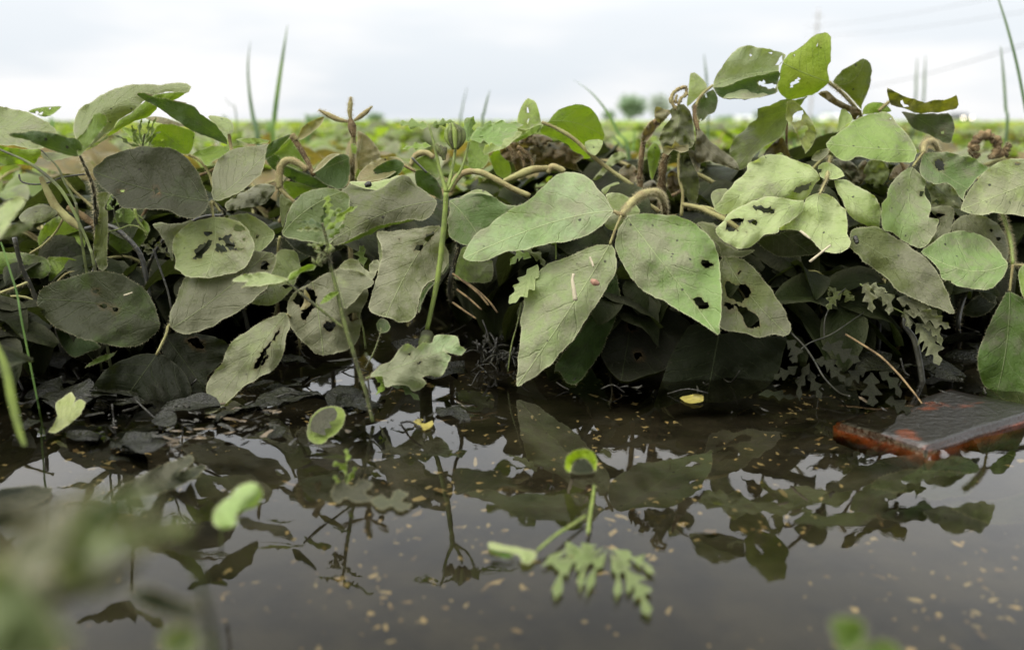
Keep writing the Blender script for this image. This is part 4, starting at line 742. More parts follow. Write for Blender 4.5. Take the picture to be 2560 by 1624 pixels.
weed_leaf('leaflet', b3, 'J', '2060 235 2050 180 2060 120 2095 62', 60, 2, .56, .3, dep=.5, col=GW, silt=.3, tone=.95)
weed_leaf('leaflet', b3, 'J', '2070 215 2160 190 2260 200 2400 150', 80, 4, .555, 1.6, dep=.5, col=GW, silt=.35, tone=.95)
weed_leaf('leaflet', b3, 'J', '2080 190 2180 150 2290 130 2440 118', 55, 4, .565, 1.5, dep=.5, col=GW, silt=.3, tone=.95)
# slimmer weed in front, left of centre
w = weed('slim weed with a leafy dark tip and a side branch, standing before the olive leaf', ('M', (1400, 1150)))
sm = stalk('stem', w, 'M', '1395 1150 1350 960 1300 800 1250 640 1190 440 1150 260 1110 100', [.485, .482], [14, 14, 15, 16, 16, 15, 14], 'weedstem', 160)
b0 = stalk('branch', w, 'J', '1110 1140 1090 1000 1065 880 1040 800', [.482, .48], [14, 12, 11, 9], 'weedstem', 120)
b1 = stalk('branch', w, 'M', '1180 490 1080 410 1000 345 900 265 800 175', [.482, .478], [10, 10, 11, 11, 9], 'weedstem', 60)
for i in range(16):
    x = 1050 + random.uniform(-60, 60); y = 1045 + random.uniform(-60, 60)
    stalk('bud', b0, 'J', f'{x} {y} {x + random.uniform(-25, 25)} {y - 20} {x + random.uniform(-30, 30)} {y - 45}', .478 + random.uniform(-.006, .006), [6, 15, 3], random.choice(['greenstem', 'weedstem', 'weedstem']), 10)
for ax, ww, zz, cc, l2 in (('1050 840 1000 800 950 790 900 790', 26, .478, 'd', 1), ('1055 830 1090 760 1130 720 1180 700', 34, .476, 'g', .6), ('1060 850 1130 800 1200 730 1290 680', 34, .474, 'y', .6), ('1040 820 1060 740 1080 690 1110 650', 30, .485, 'd', .2), ('1045 850 980 840 920 840 870 850', 26, .48, 's', 1.2), ('1080 900 1120 880 1160 840 1210 800', 26, .478, 'g', .5), ('1070 930 1020 950 970 950 940 945', 22, .478, 's', 1), ('1090 600 1080 640 1085 690 1080 740', 40, .49, 'y', .3)):
    weed_leaf('leaflet', b0, 'J', ax, ww, 3, zz, l2, col=cc, silt=.3, tone=.6)
poly_leaf('leaflet', b1, 'M', '412 178, 460 138, 530 124, 620 110, 700 130, 805 160, 720 192, 600 207, 480 216, 520 180', (805, 165), (412, 178), .478, 1.2, col='p', silt=.4, tone=.95)
poly_leaf('leaflet', b1, 'M', '800 175, 820 120, 880 90, 945 58, 1003 64, 985 95, 900 112, 850 160', (805, 165), (1000, 66), .478, .8, col='y', silt=.2, tone=.9)
poly_leaf('leaflet', b1, 'M', '480 216, 620 205, 720 190, 800 165, 770 190, 660 206', (800, 170), (480, 215), .477, .3, col='y', silt=0, wave=.3)
weed_leaf('leaflet', sm, 'M', '1160 250 1110 270 1070 300 1030 330', 22, 1, .48, .6, dep=0, col='y', silt=.2, tone=.8)
weed_leaf('leaflet', sm, 'M', '920 230 940 300 930 340 895 370', 26, 1, .52, .3, dep=0, col='t', silt=.2, tone=.6)
# lobed leaf lying over the water by that weed
w = weed('creeping weed with one broad lobed leaf blotched with grey mud over water', ('M', (1350, 850)))
sm = stalk('stem', w, 'M', '1345 850 1370 840 1390 832', .505, [9, 8, 7], 'weedstem', 40)
poly_leaf('leaflet', sm, 'M', '1380 832, 1440 762, 1530 722, 1572 652, 1640 608, 1692 640, 1740 600, 1808 602, 1822 558, 1900 543, 1982 560, 1998 620, 2037 650, 2010 682, 1960 676, 1890 660, 1935 700, 1920 745, 1872 832, 1782 830, 1738 842, 1764 880, 1722 930, 1680 942, 1640 902, 1560 890, 1480 902, 1458 832', (1385, 830), (2000, 620), .50, .9, col=(.24, .31, .16), silt=.75, tone=.75, wave=1.6, holes=['1700 745 1730 730 1735 740 1710 755', '1635 680 1655 672 1652 690'])
stalk('branch', w, 'M', '1340 780 1390 690 1430 590 1455 500', [.515, .53], [6, 5, 5, 4], 'weedstem', 40)
poly_leaf('leaf', w, 'M', '1420 470, 1450 430, 1500 450, 1518 490, 1490 530, 1450 535, 1425 510', (1455, 530), (1480, 440), .535, .6, col='d', silt=.6, tone=.4)
weed_leaf('leaf', w, 'M', '1400 830 1440 850 1460 900 1420 960', 36, 2, .50, .6, col='y', silt=.2, tone=.5)
weed_leaf('leaf', w, 'M', '1500 890 1600 900 1660 950 1720 1000', 40, 3, .51, 1., col='d', silt=.3, tone=.3)
# small lobed leaves under the canopy
w = weed('low weed with scalloped pale grey leaves under the large olive leaf', ('M', (1340, 520)), z=.60)
sm = stalk('stem', w, 'M', '1345 640 1330 520 1310 440 1300 300 1310 160', .585, [8, 7, 7, 6, 6], 'weedstem', 40)
poly_leaf('leaflet', sm, 'M', '1158 82, 1200 32, 1250 18, 1292 28, 1310 60, 1340 90, 1370 112, 1370 60, 1395 30, 1430 24, 1440 70, 1420 110, 1395 160, 1330 165, 1270 122, 1210 102', (1340, 165), (1160, 80), .565, .8, col='s', silt=.5, tone=.85, wave=1.6)
weed_leaf('leaflet', sm, 'J', '1330 1100 1320 1040 1310 1000 1330 955', 50, 3, .60, .3, col='g', silt=.4, tone=.7)
w = weed('small weed with oak-like pale leaves half under the big centre leaflet', ('E', (1190, 900)), z=.56)
sm = stalk('stem', w, 'E', '1165 1080 1190 900 1230 750 1260 600', .563, [6, 6, 5, 5], 'weedstem', 30)
weed_leaf('leaflet', sm, 'E', '1375 335 1320 430 1260 510 1175 605', 75, 4, .57, .6, dep=.45, col='p', silt=.35, tone=.9)
weed_leaf('leaflet', sm, 'E', '1330 290 1280 270 1230 280 1180 340', 46, 3, .585, .8, col='g', silt=.3, tone=.8)
weed_leaf('leaflet', sm, 'E', '1270 240 1330 260 1390 290 1420 350', 40, 3, .585, .8, col='o', silt=.5, tone=.6)
stalk('branch', w, 'E', '1500 300 1500 220 1495 160 1485 100', .575, [5, 5, 5, 4], 'greenstem', 10)
for ax in ('1500 200 1470 180 1460 150 1450 140', '1500 180 1520 150 1515 130 1500 95', '1498 170 1485 140 1470 120 1475 100'):
    weed_leaf('leaf', w, 'E', ax, 16, 2, .573, .3, col='g', silt=.1)
# ferny ragweed
w = weed('grey feathery weed frond drooping under the long grey leaf at the right', ('F', (1750, 1060)), z=.56)
sm = stalk('stem', w, 'F', '1250 470 1330 540 1450 620 1560 680 1660 780 1720 860 1790 990', .563, [6, 6, 6, 5, 5, 4, 3], 'weedstem', 0)
mb = MB(); g = np.array(w.location); q, rr = ptube('F', '1640 900 1560 760 1560 680', .566, 6); tube(mb, np.vstack([g, q]), [.002, .002, .0015, .001], 6); mb.build('stem', 'darkstem', w)
FERN = dict(col=(.15, .155, .09), silt=.8, tone=.42)
for ax, ww, nl in (('1270 470 1300 520 1320 590 1335 670', 55, 3), ('1330 500 1400 540 1450 600 1450 685', 60, 3), ('1500 570 1600 600 1700 640 1790 690', 70, 4), ('1560 640 1570 680 1585 730 1600 780', 40, 2), ('1560 660 1680 680 1790 730 1875 775', 60, 4), ('1640 740 1700 820 1750 900 1800 1035', 95, 5), ('1260 480 1310 490 1370 500 1440 530', 40, 3), ('1680 760 1740 770 1790 820 1815 900', 46, 3)):
    weed_leaf('leaflet', sm, 'F', ax, ww, nl, .56, .4, **FERN)
w = weed('small feathery weed with three olive lobes in the dark gap under the pale leaves', ('F', (1050, 850)), z=.60)
sm = stalk('stem', w, 'F', '1000 860 1010 700 1090 560 1150 500', .59, [5, 5, 4, 4], 'darkstem', 0)
for ax, ww in (('1130 520 1080 560 1050 600 1025 650', 50), ('1150 500 1160 540 1180 570 1210 560', 45), ('1090 540 1060 510 1040 520 1035 560', 30)):
    weed_leaf('leaflet', sm, 'F', ax, ww, 3, .59, .4, col='o', silt=.6, tone=.5)
for ax, ww, lab, zz in (('700 560 690 440 710 360 730 320', 80, 1, .60),):
    weed_leaf('leaf', w, 'F', '720 330 700 400 710 480 740 560', 90, 3, .62, .1, col='k', silt=.5, tone=.3)
# black muddy fronds lying on the water at the right
w = weed('black mud-coated ragweed fronds collapsed on the water right of the dark leaflet', ('F', (1180, 1000)), 'weed')
main = stalk('stem', w, 'F', '760 800 860 900 930 1000 1000 1120 1100 1220 1180 1250', [.60, .52], [9, 9, 8, 7, 6, 5], 'darkstem', 0)
stalk('stem', w, 'F', '1150 820 1280 900 1400 980 1520 1100 1620 1220 1680 1300', [.585, .515], [8, 8, 8, 8, 7, 5], 'brown', 0)
stalk('stem', w, 'F', '820 940 900 880 1050 820 1200 720 1290 660', [.56, .60], [5, 5, 5, 4, 4], 'darkstem', 0)
DK = dict(col='k', silt=.9, tone=.04, sub=False, rim=.0)
for ax, ww, nl in (('900 1020 860 1100 830 1180 830 1280', 42, 3), ('900 1060 920 1140 950 1200 980 1270', 48, 3), ('930 1000 1020 1020 1080 1080 1150 1150', 60, 4), ('980 920 1060 910 1150 960 1250 1010', 70, 4), ('1300 1060 1250 1080 1200 1120 1140 1180', 62, 3), ('1330 1080 1330 1160 1330 1240 1340 1320', 80, 3), ('1380 1080 1440 1120 1500 1180 1530 1260', 50, 3), ('820 1040 760 1080 700 1100 650 1130', 50, 3), ('1420 1290 1480 1290 1550 1330 1600 1360', 60, 3), ('740 860 780 900 800 960 780 1020', 60, 3), ('1060 1180 1120 1200 1170 1240 1190 1250', 40, 2), ('540 1240 640 1230 720 1250 800 1260', 40, 3)):
    weed_leaf('leaflet', main, 'F', ax, ww, nl, .545, 1.7, **DK)
# sprigs of young ragweed
w = weed('sprig of dark narrow-lobed ragweed sticking up behind the charcoal leaf', ('A', (980, 1250)), z=.66)
sm = stalk('stem', w, 'A', '980 1400 985 1200 990 1020 1005 930', .64, [10, 9, 8, 6], 'weedstem', 20)
for ax in ('990 1000 970 920 975 860 985 830', '1000 980 1030 920 1030 870 1040 830', '1000 1010 1050 940 1060 870 1085 815', '980 1010 940 940 920 890 915 870', '970 1015 900 1000 850 960 800 940', '1030 1010 1060 960 1080 930 1115 915', '960 1010 930 960 940 920 950 900'):
    weed_leaf('leaflet', sm, 'A', ax, 16, 3, .638, .2, col='g', silt=.5, tone=.5, rim=.4)
w = weed('scrawny seedling with curled dark leaf tips between the two dark left leaves', ('I', (1190, 1400)), z=.60)
sm = stalk('stem', w, 'I', '1190 1400 1165 1270 1110 1110 1065 980', .585, [9, 8, 8, 8], 'darkstem', 0)
for ax in ('1065 980 1020 960 1000 950 980 955', '1070 1000 1030 1000 1010 990 1000 985', '1070 960 1100 950 1130 990 1150 970', '1090 1000 1130 990 1160 1010 1190 1040', '1060 950 1050 930 1060 915 1080 920'):
    weed_leaf('leaflet', sm, 'I', ax, 22, 2, .58, .3, col='o', silt=.8, tone=.4)
stalk('stem', w, 'I', '750 860 830 840 900 815 960 825 1010 860', .60, [4, 5, 5, 5, 3], 'greenstem', 40)
stalk('stem', w, 'I', '935 700 960 780 1000 840 1020 900', .605, [12, 10, 6, 4], 'greenstem', 40)
w = weed('tuft of thin scalloped leaves beside the black stalk far left', ('I', (840, 800)), z=.68)
sm = stalk('stem', w, 'I', '860 900 800 760 790 680', .66, [5, 5, 4], 'weedstem', 0)
for ax in ('790 700 760 690 750 660 770 640', '800 680 830 650 850 660 860 690', '790 640 760 620 790 600 820 610', '800 720 830 720 840 740 830 760'):
    weed_leaf('leaflet', sm, 'I', ax, 26, 2, .655, .4, col='g', silt=.3, tone=.7)
# floating ragweed sprig in the foreground
w = weed('pale green ragweed sprig floating in the clear water in the foreground', ('P', (1740, 1100)))
s1 = stalk('stem', w, 'P', '1765 870 1755 960 1740 1050 1722 1200', [.398, .352], [10, 11, 12, 11], 'greenstem', 10)
s2 = stalk('stem', w, 'P', '1705 1080 1600 1150 1500 1212 1370 1320', [.367, .337], [10, 10, 11, 10], 'greenstem', 10)
poly_leaf('leaflet', s2, 'P', '1030 1270, 1120 1275, 1230 1300, 1330 1315, 1370 1330, 1360 1370, 1310 1410, 1265 1400, 1250 1350, 1180 1330, 1090 1320, 1035 1300', (1370, 1320), (1030, 1280), .338, .9, col='p', silt=.2, tone=.95)
poly_leaf('leaflet', s2, 'P', '1035 1305, 1090 1325, 1180 1335, 1210 1350, 1160 1375, 1080 1350, 1040 1325', (1210, 1345), (1035, 1305), .337, .3, col=(.05, .10, .01), silt=0, wave=.3)
for ax, ww, nl in (('450 560 410 620 380 680 350 780', 30, 2), ('460 570 490 640 500 720 490 800', 30, 2), ('480 580 550 680 600 750 645 880', 60, 4), ('420 570 350 590 250 640 200 800', 60, 4), ('400 540 330 560 250 570 140 640', 40, 3), ('460 555 560 600 610 620 670 680', 36, 3), ('430 550 370 600 330 680 320 760', 26, 2)):
    weed_leaf('leaflet', s1, 'H', ax, ww, nl, .345, .9, col=(.17, .21, .09), silt=.4, tone=.7, dep=.82, fwd=.9)
# blurred weed nearest to the lens, bottom left
w = weed('large out-of-focus weed with pale cupped leaves nearest to the viewer at the lower left', ('G', (990, 1030)), z=.20)
sm = stalk('stem', w, 'G', '1005 1080 985 900 950 760 920 640 860 480 830 400', [.17, .14], [20, 18, 16, 14, 12, 11], 'weedstem', 0)
for o_, b_, t_, z_, c_, si, l_ in (('-80 640, 0 620, 100 700, 200 800, 260 900, 330 1035, 200 1100, -80 1100', (-80, 1000), (200, 800), .11, 'p', .3, .5), ('-60 700, 30 560, 120 470, 260 420, 430 260, 440 330, 330 420, 280 560, 200 640, 100 760', (0, 760), (430, 270), .125, 's', .7, .7),
        ('200 640, 280 560, 340 430, 450 340, 620 290, 720 300, 700 360, 560 420, 420 520, 300 640', (210, 640), (720, 310), .13, 'd', .0, .2), ('260 690, 380 560, 520 470, 700 420, 830 440, 760 500, 640 540, 520 600, 420 700, 320 740', (270, 710), (830, 450), .135, 'p', .5, .8),
        ('560 540, 680 480, 800 440, 900 440, 860 480, 720 520, 620 560', (900, 450), (570, 540), .15, 'y', .1, .7), ('120 760, 260 680, 420 700, 600 620, 690 560, 600 690, 480 760, 330 800, 200 860', (120, 780), (690, 565), .14, 'k', .6, 1.2),
        ('-60 380, 60 360, 200 330, 320 320, 200 420, 60 470, -60 480', (-60, 430), (320, 320), .17, 'k', .8, 1.2), ('760 980, 820 930, 900 930, 930 980, 900 1060, 780 1060', (780, 1060), (920, 940), .19, 'p', .2, 1), ('600 760, 700 740, 800 780, 930 830, 900 900, 760 870, 650 820', (600, 780), (930, 860), .21, 'k', .5, 1.6)):
    poly_leaf('leaf', w, 'G', o_, b_, t_, z_ * .8, l_, col=dict(p=(.13, .16, .07), s=(.08, .09, .05), d=(.06, .085, .025), y=(.15, .2, .05), k=(.022, .026, .014))[c_], silt=si, tone=.9 if c_ in 'ps' else .2, step=22.)
w = weed('tiny seedling leaf with two pale blurred lobes above the water, lower left', ('G', (1060, 500)), z=.30)
sm = stalk('stem', w, 'G', '1040 600 1040 520 1040 440', [.31, .29], [6, 6, 5], 'weedstem', 0)
poly_leaf('leaflet', sm, 'G', '1000 430, 1020 370, 1080 310, 1130 265, 1180 248, 1222 265, 1230 310, 1200 355, 1150 380, 1110 395, 1120 430, 1090 460, 1030 460', (1010, 450), (1215, 270), .285, .8, col=(.30, .38, .17), silt=.1, tone=1.)
w = weed('small green seedling with an upright tip at the water edge, lower centre-left', ('P', (40, 860)))
sm = stalk('stem', w, 'P', '40 870 45 760 45 640', [.41, .40], [8, 8, 5], 'greenstem', 0)
for ax, ww in (('45 800 20 740 -20 720 -50 730', 30), ('45 700 55 670 45 640 40 615', 26), ('45 860 80 800 100 760 100 740', 24), ('30 870 -10 850 -30 820 -40 800', 24)):
    weed_leaf('leaflet', sm, 'P', ax, ww, 2, .40, .5, col='y', silt=.1, tone=.9)
w = weed('blurred green leaf tip poking into the bottom edge of the picture', ('H', (1570, 1060)), z=.2)
stalk('stem', w, 'H', '1600 1100 1590 1030 1580 960', .19, [10, 10, 8], 'greenstem', 0)
poly_leaf('leaf', w, 'H', '1500 900, 1560 880, 1640 900, 1660 960, 1640 1020, 1560 1050, 1520 980', (1600, 1050), (1510, 900), .185, .7, col=(.13, .19, .06), silt=.3, tone=.7)
poly_leaf('leaf', w, 'H', '1640 1020, 1720 990, 1800 1010, 1830 1060, 1700 1090, 1640 1070', (1600, 1060), (1810, 1020), .185, .7, col=(.13, .19, .06), silt=.3, tone=.7)
w = weed('soft blurred sprig of pale green leaves close to the lens at the left edge', ('D', (-20, 560)), z=.40)
stalk('stem', w, 'I', '-60 1300 -40 1000 -20 880', .37, [10, 9, 7], 'weedstem', 0)
poly_leaf('leaf', w, 'I', '-60 700, 0 690, 60 640, 150 618, 172 648, 110 740, 50 830, -10 900, -60 900', (-40, 890), (165, 630), .355, .7, col='p', silt=.2, tone=.95)
poly_leaf('leaf', w, 'I', '-60 900, 20 850, 120 800, 230 788, 222 830, 110 882, -60 920', (-60, 910), (228, 800), .355, .9, col='g', silt=.3, tone=.9)
# loose floating leaves
FL = 'small leaves floating loose on the water'
for nm, c, o_, b_, t_, ly_, lab, kw in (
        ('floating_leaf', 'M', '935 1222, 960 1130, 1010 1070, 1070 1045, 1130 1040, 1172 1050, 1202 1090, 1192 1160, 1150 1222, 1090 1262, 1040 1302, 980 1297, 942 1262', (1000, 1290), (1170, 1050), .9, 'oval floating leaf, grey mud in its middle and bright green rim', dict(col=(.17, .22, .05), silt=.4, tone=.5, wave=.3)),
        ('floating_leaf', 'O', '390 690, 450 632, 500 612, 522 650, 510 690, 570 655, 598 678, 572 740, 520 800, 450 852, 380 892, 333 886, 370 840, 400 770', (340, 885), (590, 670), .9, 'pale green curled leaf fragment floating left, brown on one edge', dict(col=(.34, .36, .16), silt=.3, tone=.9, wave=1.5)),
        ('yellow_leaf', 'N', '1165 985, 1220 965, 1285 958, 1330 970, 1328 1005, 1260 1020, 1200 1012', (1168, 988), (1330, 985), 1.6, 'dry yellow leaf blade floating beneath the nearly black leaflet', dict(col='t', silt=0, mat='yellow')),
        ('yellow_leaf', 'P', '508 425, 550 402, 580 412, 560 435, 590 442, 625 425, 640 415, 652 440, 620 475, 575 485, 560 450, 520 445', (510, 428), (640, 440), 1., 'curled yellow petal-shaped leaf floating near the slim weed', dict(col='t', silt=0, mat='yellow')),
        ('submerged_leaf', 'H', '1690 260, 1760 210, 1860 190, 1960 190, 2100 200, 2180 220, 2150 300, 2050 320, 1980 330, 1900 300, 1780 290', (2160, 300), (1700, 260), 2.2, 'broad dim leaf under water at the right below the orange slab', dict(col=(.035, .042, .02), silt=.5, tone=.15)),
        ('submerged_leaf', 'H', '2000 300, 2080 290, 2170 330, 2300 330, 2420 300, 2480 330, 2470 420, 2380 430, 2260 440, 2160 410, 2060 360', (2010, 300), (2460, 350), 2.2, 'long dim leaf under water at the right edge, lower of the two', dict(col=(.035, .042, .02), silt=.5, tone=.15)),
        ('floating_leaf', 'P', '-60 900, 20 840, 90 885, 150 830, 230 860, 175 920, 240 965, 120 990, 40 955, -20 990', (-60, 900), (230, 900), 1.8, 'grey wet leaf lying flat on the water below the slim weed', dict(col=(.06, .06, .05), silt=.9, tone=.25, wave=1.5)),
        ('floating_leaf', 'P', '220 975, 290 930, 340 965, 400 900, 470 930, 425 980, 500 1000, 420 1045, 350 1008, 290 1040', (220, 975), (490, 950), 1.8, 'pale grey notched leaf floating beside the grey wet leaf', dict(col=(.08, .085, .06), silt=.8, tone=.3, wave=1.5)),
        ('green_curl', 'P', '1560 745, 1568 680, 1618 632, 1700 614, 1762 640, 1786 700, 1772 772, 1745 720, 1700 680, 1640 690, 1610 730, 1600 775, 1580 780', (1570, 770), (1775, 770), .3, 'bright yellow-green curled leaf rim arching out of the water', dict(col=(.24, .33, .02), silt=0, wave=2, tone=.3)),
        ('floating_leaf', 'O', '770 1360, 830 1280, 960 1200, 1100 1130, 1250 1070, 1330 1050, 1340 1100, 1250 1160, 1400 1110, 1430 1130, 1330 1220, 1180 1290, 1050 1320, 900 1340', (780, 1360), (1420, 1120), 1.4, 'black folded wet leaf floating left of centre with a shiny edge', dict(col='k', silt=.7, tone=.35, wave=2.2)),
        ('floating_leaf', 'O', '-30 1300, 100 1270, 260 1260, 360 1280, 300 1350, 120 1420, -30 1440', (-30, 1400), (350, 1280), 1.4, 'blackened blurred leaf floating at the left edge', dict(col='k', silt=.7, tone=.35, wave=2))):
    sub = nm == 'submerged_leaf'
    z0 = float(zw([px(c, b_)], -.012 if sub else 0)[0]) - (.0 if sub else .006)
    if nm in ('green_curl',): z0 -= .004
    poly_leaf(nm, None, c, o_, b_, t_, z0, ly_ if not sub else 2.0, lab, 'leaf', FL, sub=sub, **kw)
fl_ = [o for o in SC.objects if o.name.startswith('floating_leaf') and o.get('label', '').startswith('oval')][0]
poly_leaf('mud_patch', fl_, 'M', '960 1200, 975 1130, 1020 1080, 1080 1052, 1130 1055, 1150 1090, 1130 1140, 1090 1150, 1110 1190, 1060 1200, 1070 1240, 1010 1230', (1010, 1230), (1140, 1060), float(zw([px('M', (1000, 1290))])[0]) - .0075, .62, col=(.05, .05, .042), silt=.9, tone=.3, wave=.3, rim=0)
poly_leaf('dark_leaf', None, 'P', '1600 780, 1612 735, 1645 695, 1700 684, 1742 722, 1770 775, 1700 790, 1640 790', (1610, 780), (1760, 770), .42, .6, 'dark wet leaf cupped inside the yellow-green curl', 'leaf', FL, col='k', silt=.3, tone=.2)
# bits lying on leaves
def bit(c, st, z, r, mat, label, nm='straw_piece', cat='straw'):
    mb = MB(); P, rr = ptube(c, st, z, r); tube(mb, P, rr, 6); tag(mb.build(nm, mat), label, cat)
bit('K', '428 1150 420 1200 430 1260 440 1335', [.533, .530], [9, 11, 14, 15], 'straw', 'dry pale straw piece lying on the lowest centre leaflet')
bit('K', '540 1035 555 1070 565 1100', [.54, .538], [7, 8, 6], 'straw', 'short brown straw chip near the top of the lowest centre leaflet')
bit('K', '550 1195 575 1210 605 1222', [.535, .533], [12, 24, 10], 'pink', 'pinkish brown petal scrap on the lowest centre leaflet', 'petal_scrap', 'petal')
bit('L', '900 1068 960 1020 1045 952', [.555, .552], [9, 8, 6], 'straw', 'thin straw poking out below the pale central leaf at the right')
bit('L', '835 852 870 880 905 908', [.56, .556], [7, 9, 6], 'straw', 'brownish straw chip at the fold of the pale leaf')
bit('L', '620 360 632 420 640 470 645 505', [.622, .612], [4, 5, 5, 3], 'litter', 'black curved hair-like stem on the broad bright leaf', 'stem_scrap')
bit('L', '1215 890 1222 915 1230 940', [.567, .565], [12, 15, 10], 'litter', 'dark seed husk on the long grey sloping leaf', 'seed_husk', 'husk')
bit('I', '862 1300 890 1292 920 1280', [.536, .536], [5, 6, 4], 'straw', 'tiny straw fleck on the dark oval leaf')
bit('J', '1340 540 1365 530 1385 525', [.588, .588], [12, 20, 12], 'litter', 'dark mud crumb on the rolled pale rim', 'mud_crumb', 'mud')

# ---------------------------------------------------------------- grass blades
def zlt(z): return isinstance(z, float) and z < .7
def blade(c, st, z, r, label, mat='grass', group='tall grass blades rising above the crop', foot=True, k=8):
    mb = MB(); P, rr = ptube(c, st, z, r); rr = rr * (.62 if zlt(z) else .85)
    if foot:
        P = np.vstack([[P[0][0] + .004, P[0][1], -.02], P]); rr = np.concatenate([[rr[0]], rr])
    P = smooth_open(P, k); rr = np.interp(np.linspace(0, 1, len(P)), np.linspace(0, 1, len(rr)), rr)
    v = []; f = []
    for i, q in enumerate(P):
        s = np.array([1, .25, 0]) * rr[i]; d = np.array([.1, -.5, 0]) * rr[i]
        v += [q - s, q + d, q + s]
    for i in range(len(P) - 1):
        a = i * 3; f += [(a, a + 1, a + 4, a + 3), (a + 1, a + 2, a + 5, a + 4)]
    mb.add(v, f); tag(mb.build('grass_blade', mat), label, 'grass', group)
for c, st, z, r, lab, mt in (
        ('A', '1895 960 1905 820 1930 620 1965 380 1998 170', 1.5, [14, 17, 15, 10, 1], 'tall bright green grass blade against the sky, brightest one at the left', 'grass'),
        ('A', '1790 960 1755 800 1730 620 1722 450 1738 290', 1.55, [18, 14, 9, 6, 1], 'bluish grass blade just left of the brightest one', 'grasspale'),
        ('A', '1640 800 1600 730 1560 680', 1.8, [4, 3, 1], 'faint short grass blade left of the tall pair', 'grasspale'),
        ('B', '838 860 845 780 862 690 885 605', 1.9, [7, 6, 4, 1], 'thin faded grass blade behind the weed bud', 'grasspale'),
        ('B', '992 880 1000 790 1020 700 1042 625', 1.3, [9, 9, 7, 1], 'short dark grass blade right of the weed bud', 'grasspale'),
        ('B', '2005 1080 1930 920 1850 770 1740 640 1620 555', 1.1, [16, 14, 10, 6, 1], 'arching grass blade left of the round tree', 'grass'),
        ('B', '2010 1100 1960 1020 1890 940', 1.1, [10, 12, 8], 'pale lower grass blade crossing the arching one', 'grasspale'),
        ('B', '2035 1100 2040 1000 2045 900', 1.3, [10, 9, 5], 'short upright grass blade beside the arching one', 'grass'),
        ('C', '195 900 190 700 182 520 166 375', 1.6, [8, 8, 8, 2], 'dark upright grass blade behind the chewed pale leaf', 'grasspale'),
        ('C', '2270 900 2262 750 2248 540 2228 325', 1.4, [14, 14, 12, 4], 'straight bluish grass blade near the right edge', 'grasspale'),
        ('C', '2450 1050 2400 760 2340 450 2270 180 2200 -40', 1.0, [15, 15, 14, 12, 7], 'longest leaning grass blade running out of the top right', 'grasspale'),
        ('C', '1635 700 1640 560 1648 400', 2.6, [9, 9, 2], 'ghostly blurred grass blade, left of a pair at right', 'grasspale'),
        ('C', '1690 700 1698 540 1706 385', 2.6, [9, 9, 2], 'ghostly blurred grass blade, right of a pair at right', 'grasspale'),
        ('A', '550 1560 520 1400 450 1270 400 1160 285 1040', .575, [12, 12, 11, 11, 9], 'dark green grass blade bent across the black stalk at left', 'weedstem'),
        ('I', '660 1130 620 960 560 820 470 640 380 520 200 380 -20 280', .56, [14, 13, 14, 16, 20, 24, 26], 'long green grass blade slanting down from the left edge', 'weedstem'),
        ('I', '160 1528 120 1300 70 1130 30 1000 5 930', .50, [9, 9, 9, 8, 7], 'dull green grass stalk at the left edge by the black stem', 'grass')):
    blade(c, st, z, r, lab, mt)
blade('O', '170 980 130 860 80 650 40 450 -40 250', .32, [20, 30, 38, 34, 22], 'blurred yellow-green grass blade close to the lens at left edge', 'greenstem', foot=False)
for i, (x, y0, y1, zz) in enumerate(((1560, 800, 840, 3), (2135, 790, 850, 3.4), (1870, 830, 870, 2.5), (360, 810, 860, 2.2), (800, 960, 1100, 1.3), (740, 870, 1100, 1.25), (1000, 900, 1020, 1.3))):
    c = 'A' if i < 4 else 'C'
    blade(c, f'{x} {y1 + 60} {x + 6} {y1} {x - 10} {y0}', zz, [20, 22, 4], ('short bright grass tuft in the field, number of blades blurred together', )[0] if 0 else 'short blurred grass blade standing in the far rows', 'grass', 'short blurred blades in the field')

# ---------------------------------------------------------------- orange slab
g0 = ground((2318, 1128)); gl = ground((2075, 1046)); gr = ground((2620, 1040)); gb = gl + gr - g0
bm = bmesh.new(); top = []; 
lo = [bm.verts.new((q.x, q.y, -.015)) for q in (g0, gr, gb, gl)]; hi_ = [bm.verts.new((q.x, q.y, (.0024, .0046, .0008, -.0026)[i])) for i, q in enumerate((g0, gr, gb, gl))]
bm.faces.new(hi_); bm.faces.new(lo[::-1])
for i in range(4): bm.faces.new((lo[i], lo[(i + 1) % 4], hi_[(i + 1) % 4], hi_[i]))
bmesh.ops.bevel(bm, geom=[e for e in bm.edges], offset=.0022, segments=2, affect='EDGES')
bmesh.ops.subdivide_edges(bm, edges=[e for e in bm.edges if e.calc_length() > .015], cuts=14, use_grid_fill=True)
for v_ in bm.verts:
    v_.co += Vector((noise.noise(v_.co * 40) * 2.5, noise.noise(v_.co * 40 + Vector((9, 3, 1))) * 2.5, noise.noise(v_.co * 50 + Vector((3, 9, 4))) * .7)) * .0008
me = bpy.data.meshes.new('orange_slab'); bm.to_mesh(me); bm.free()
for q in me.polygons: q.use_smooth = True
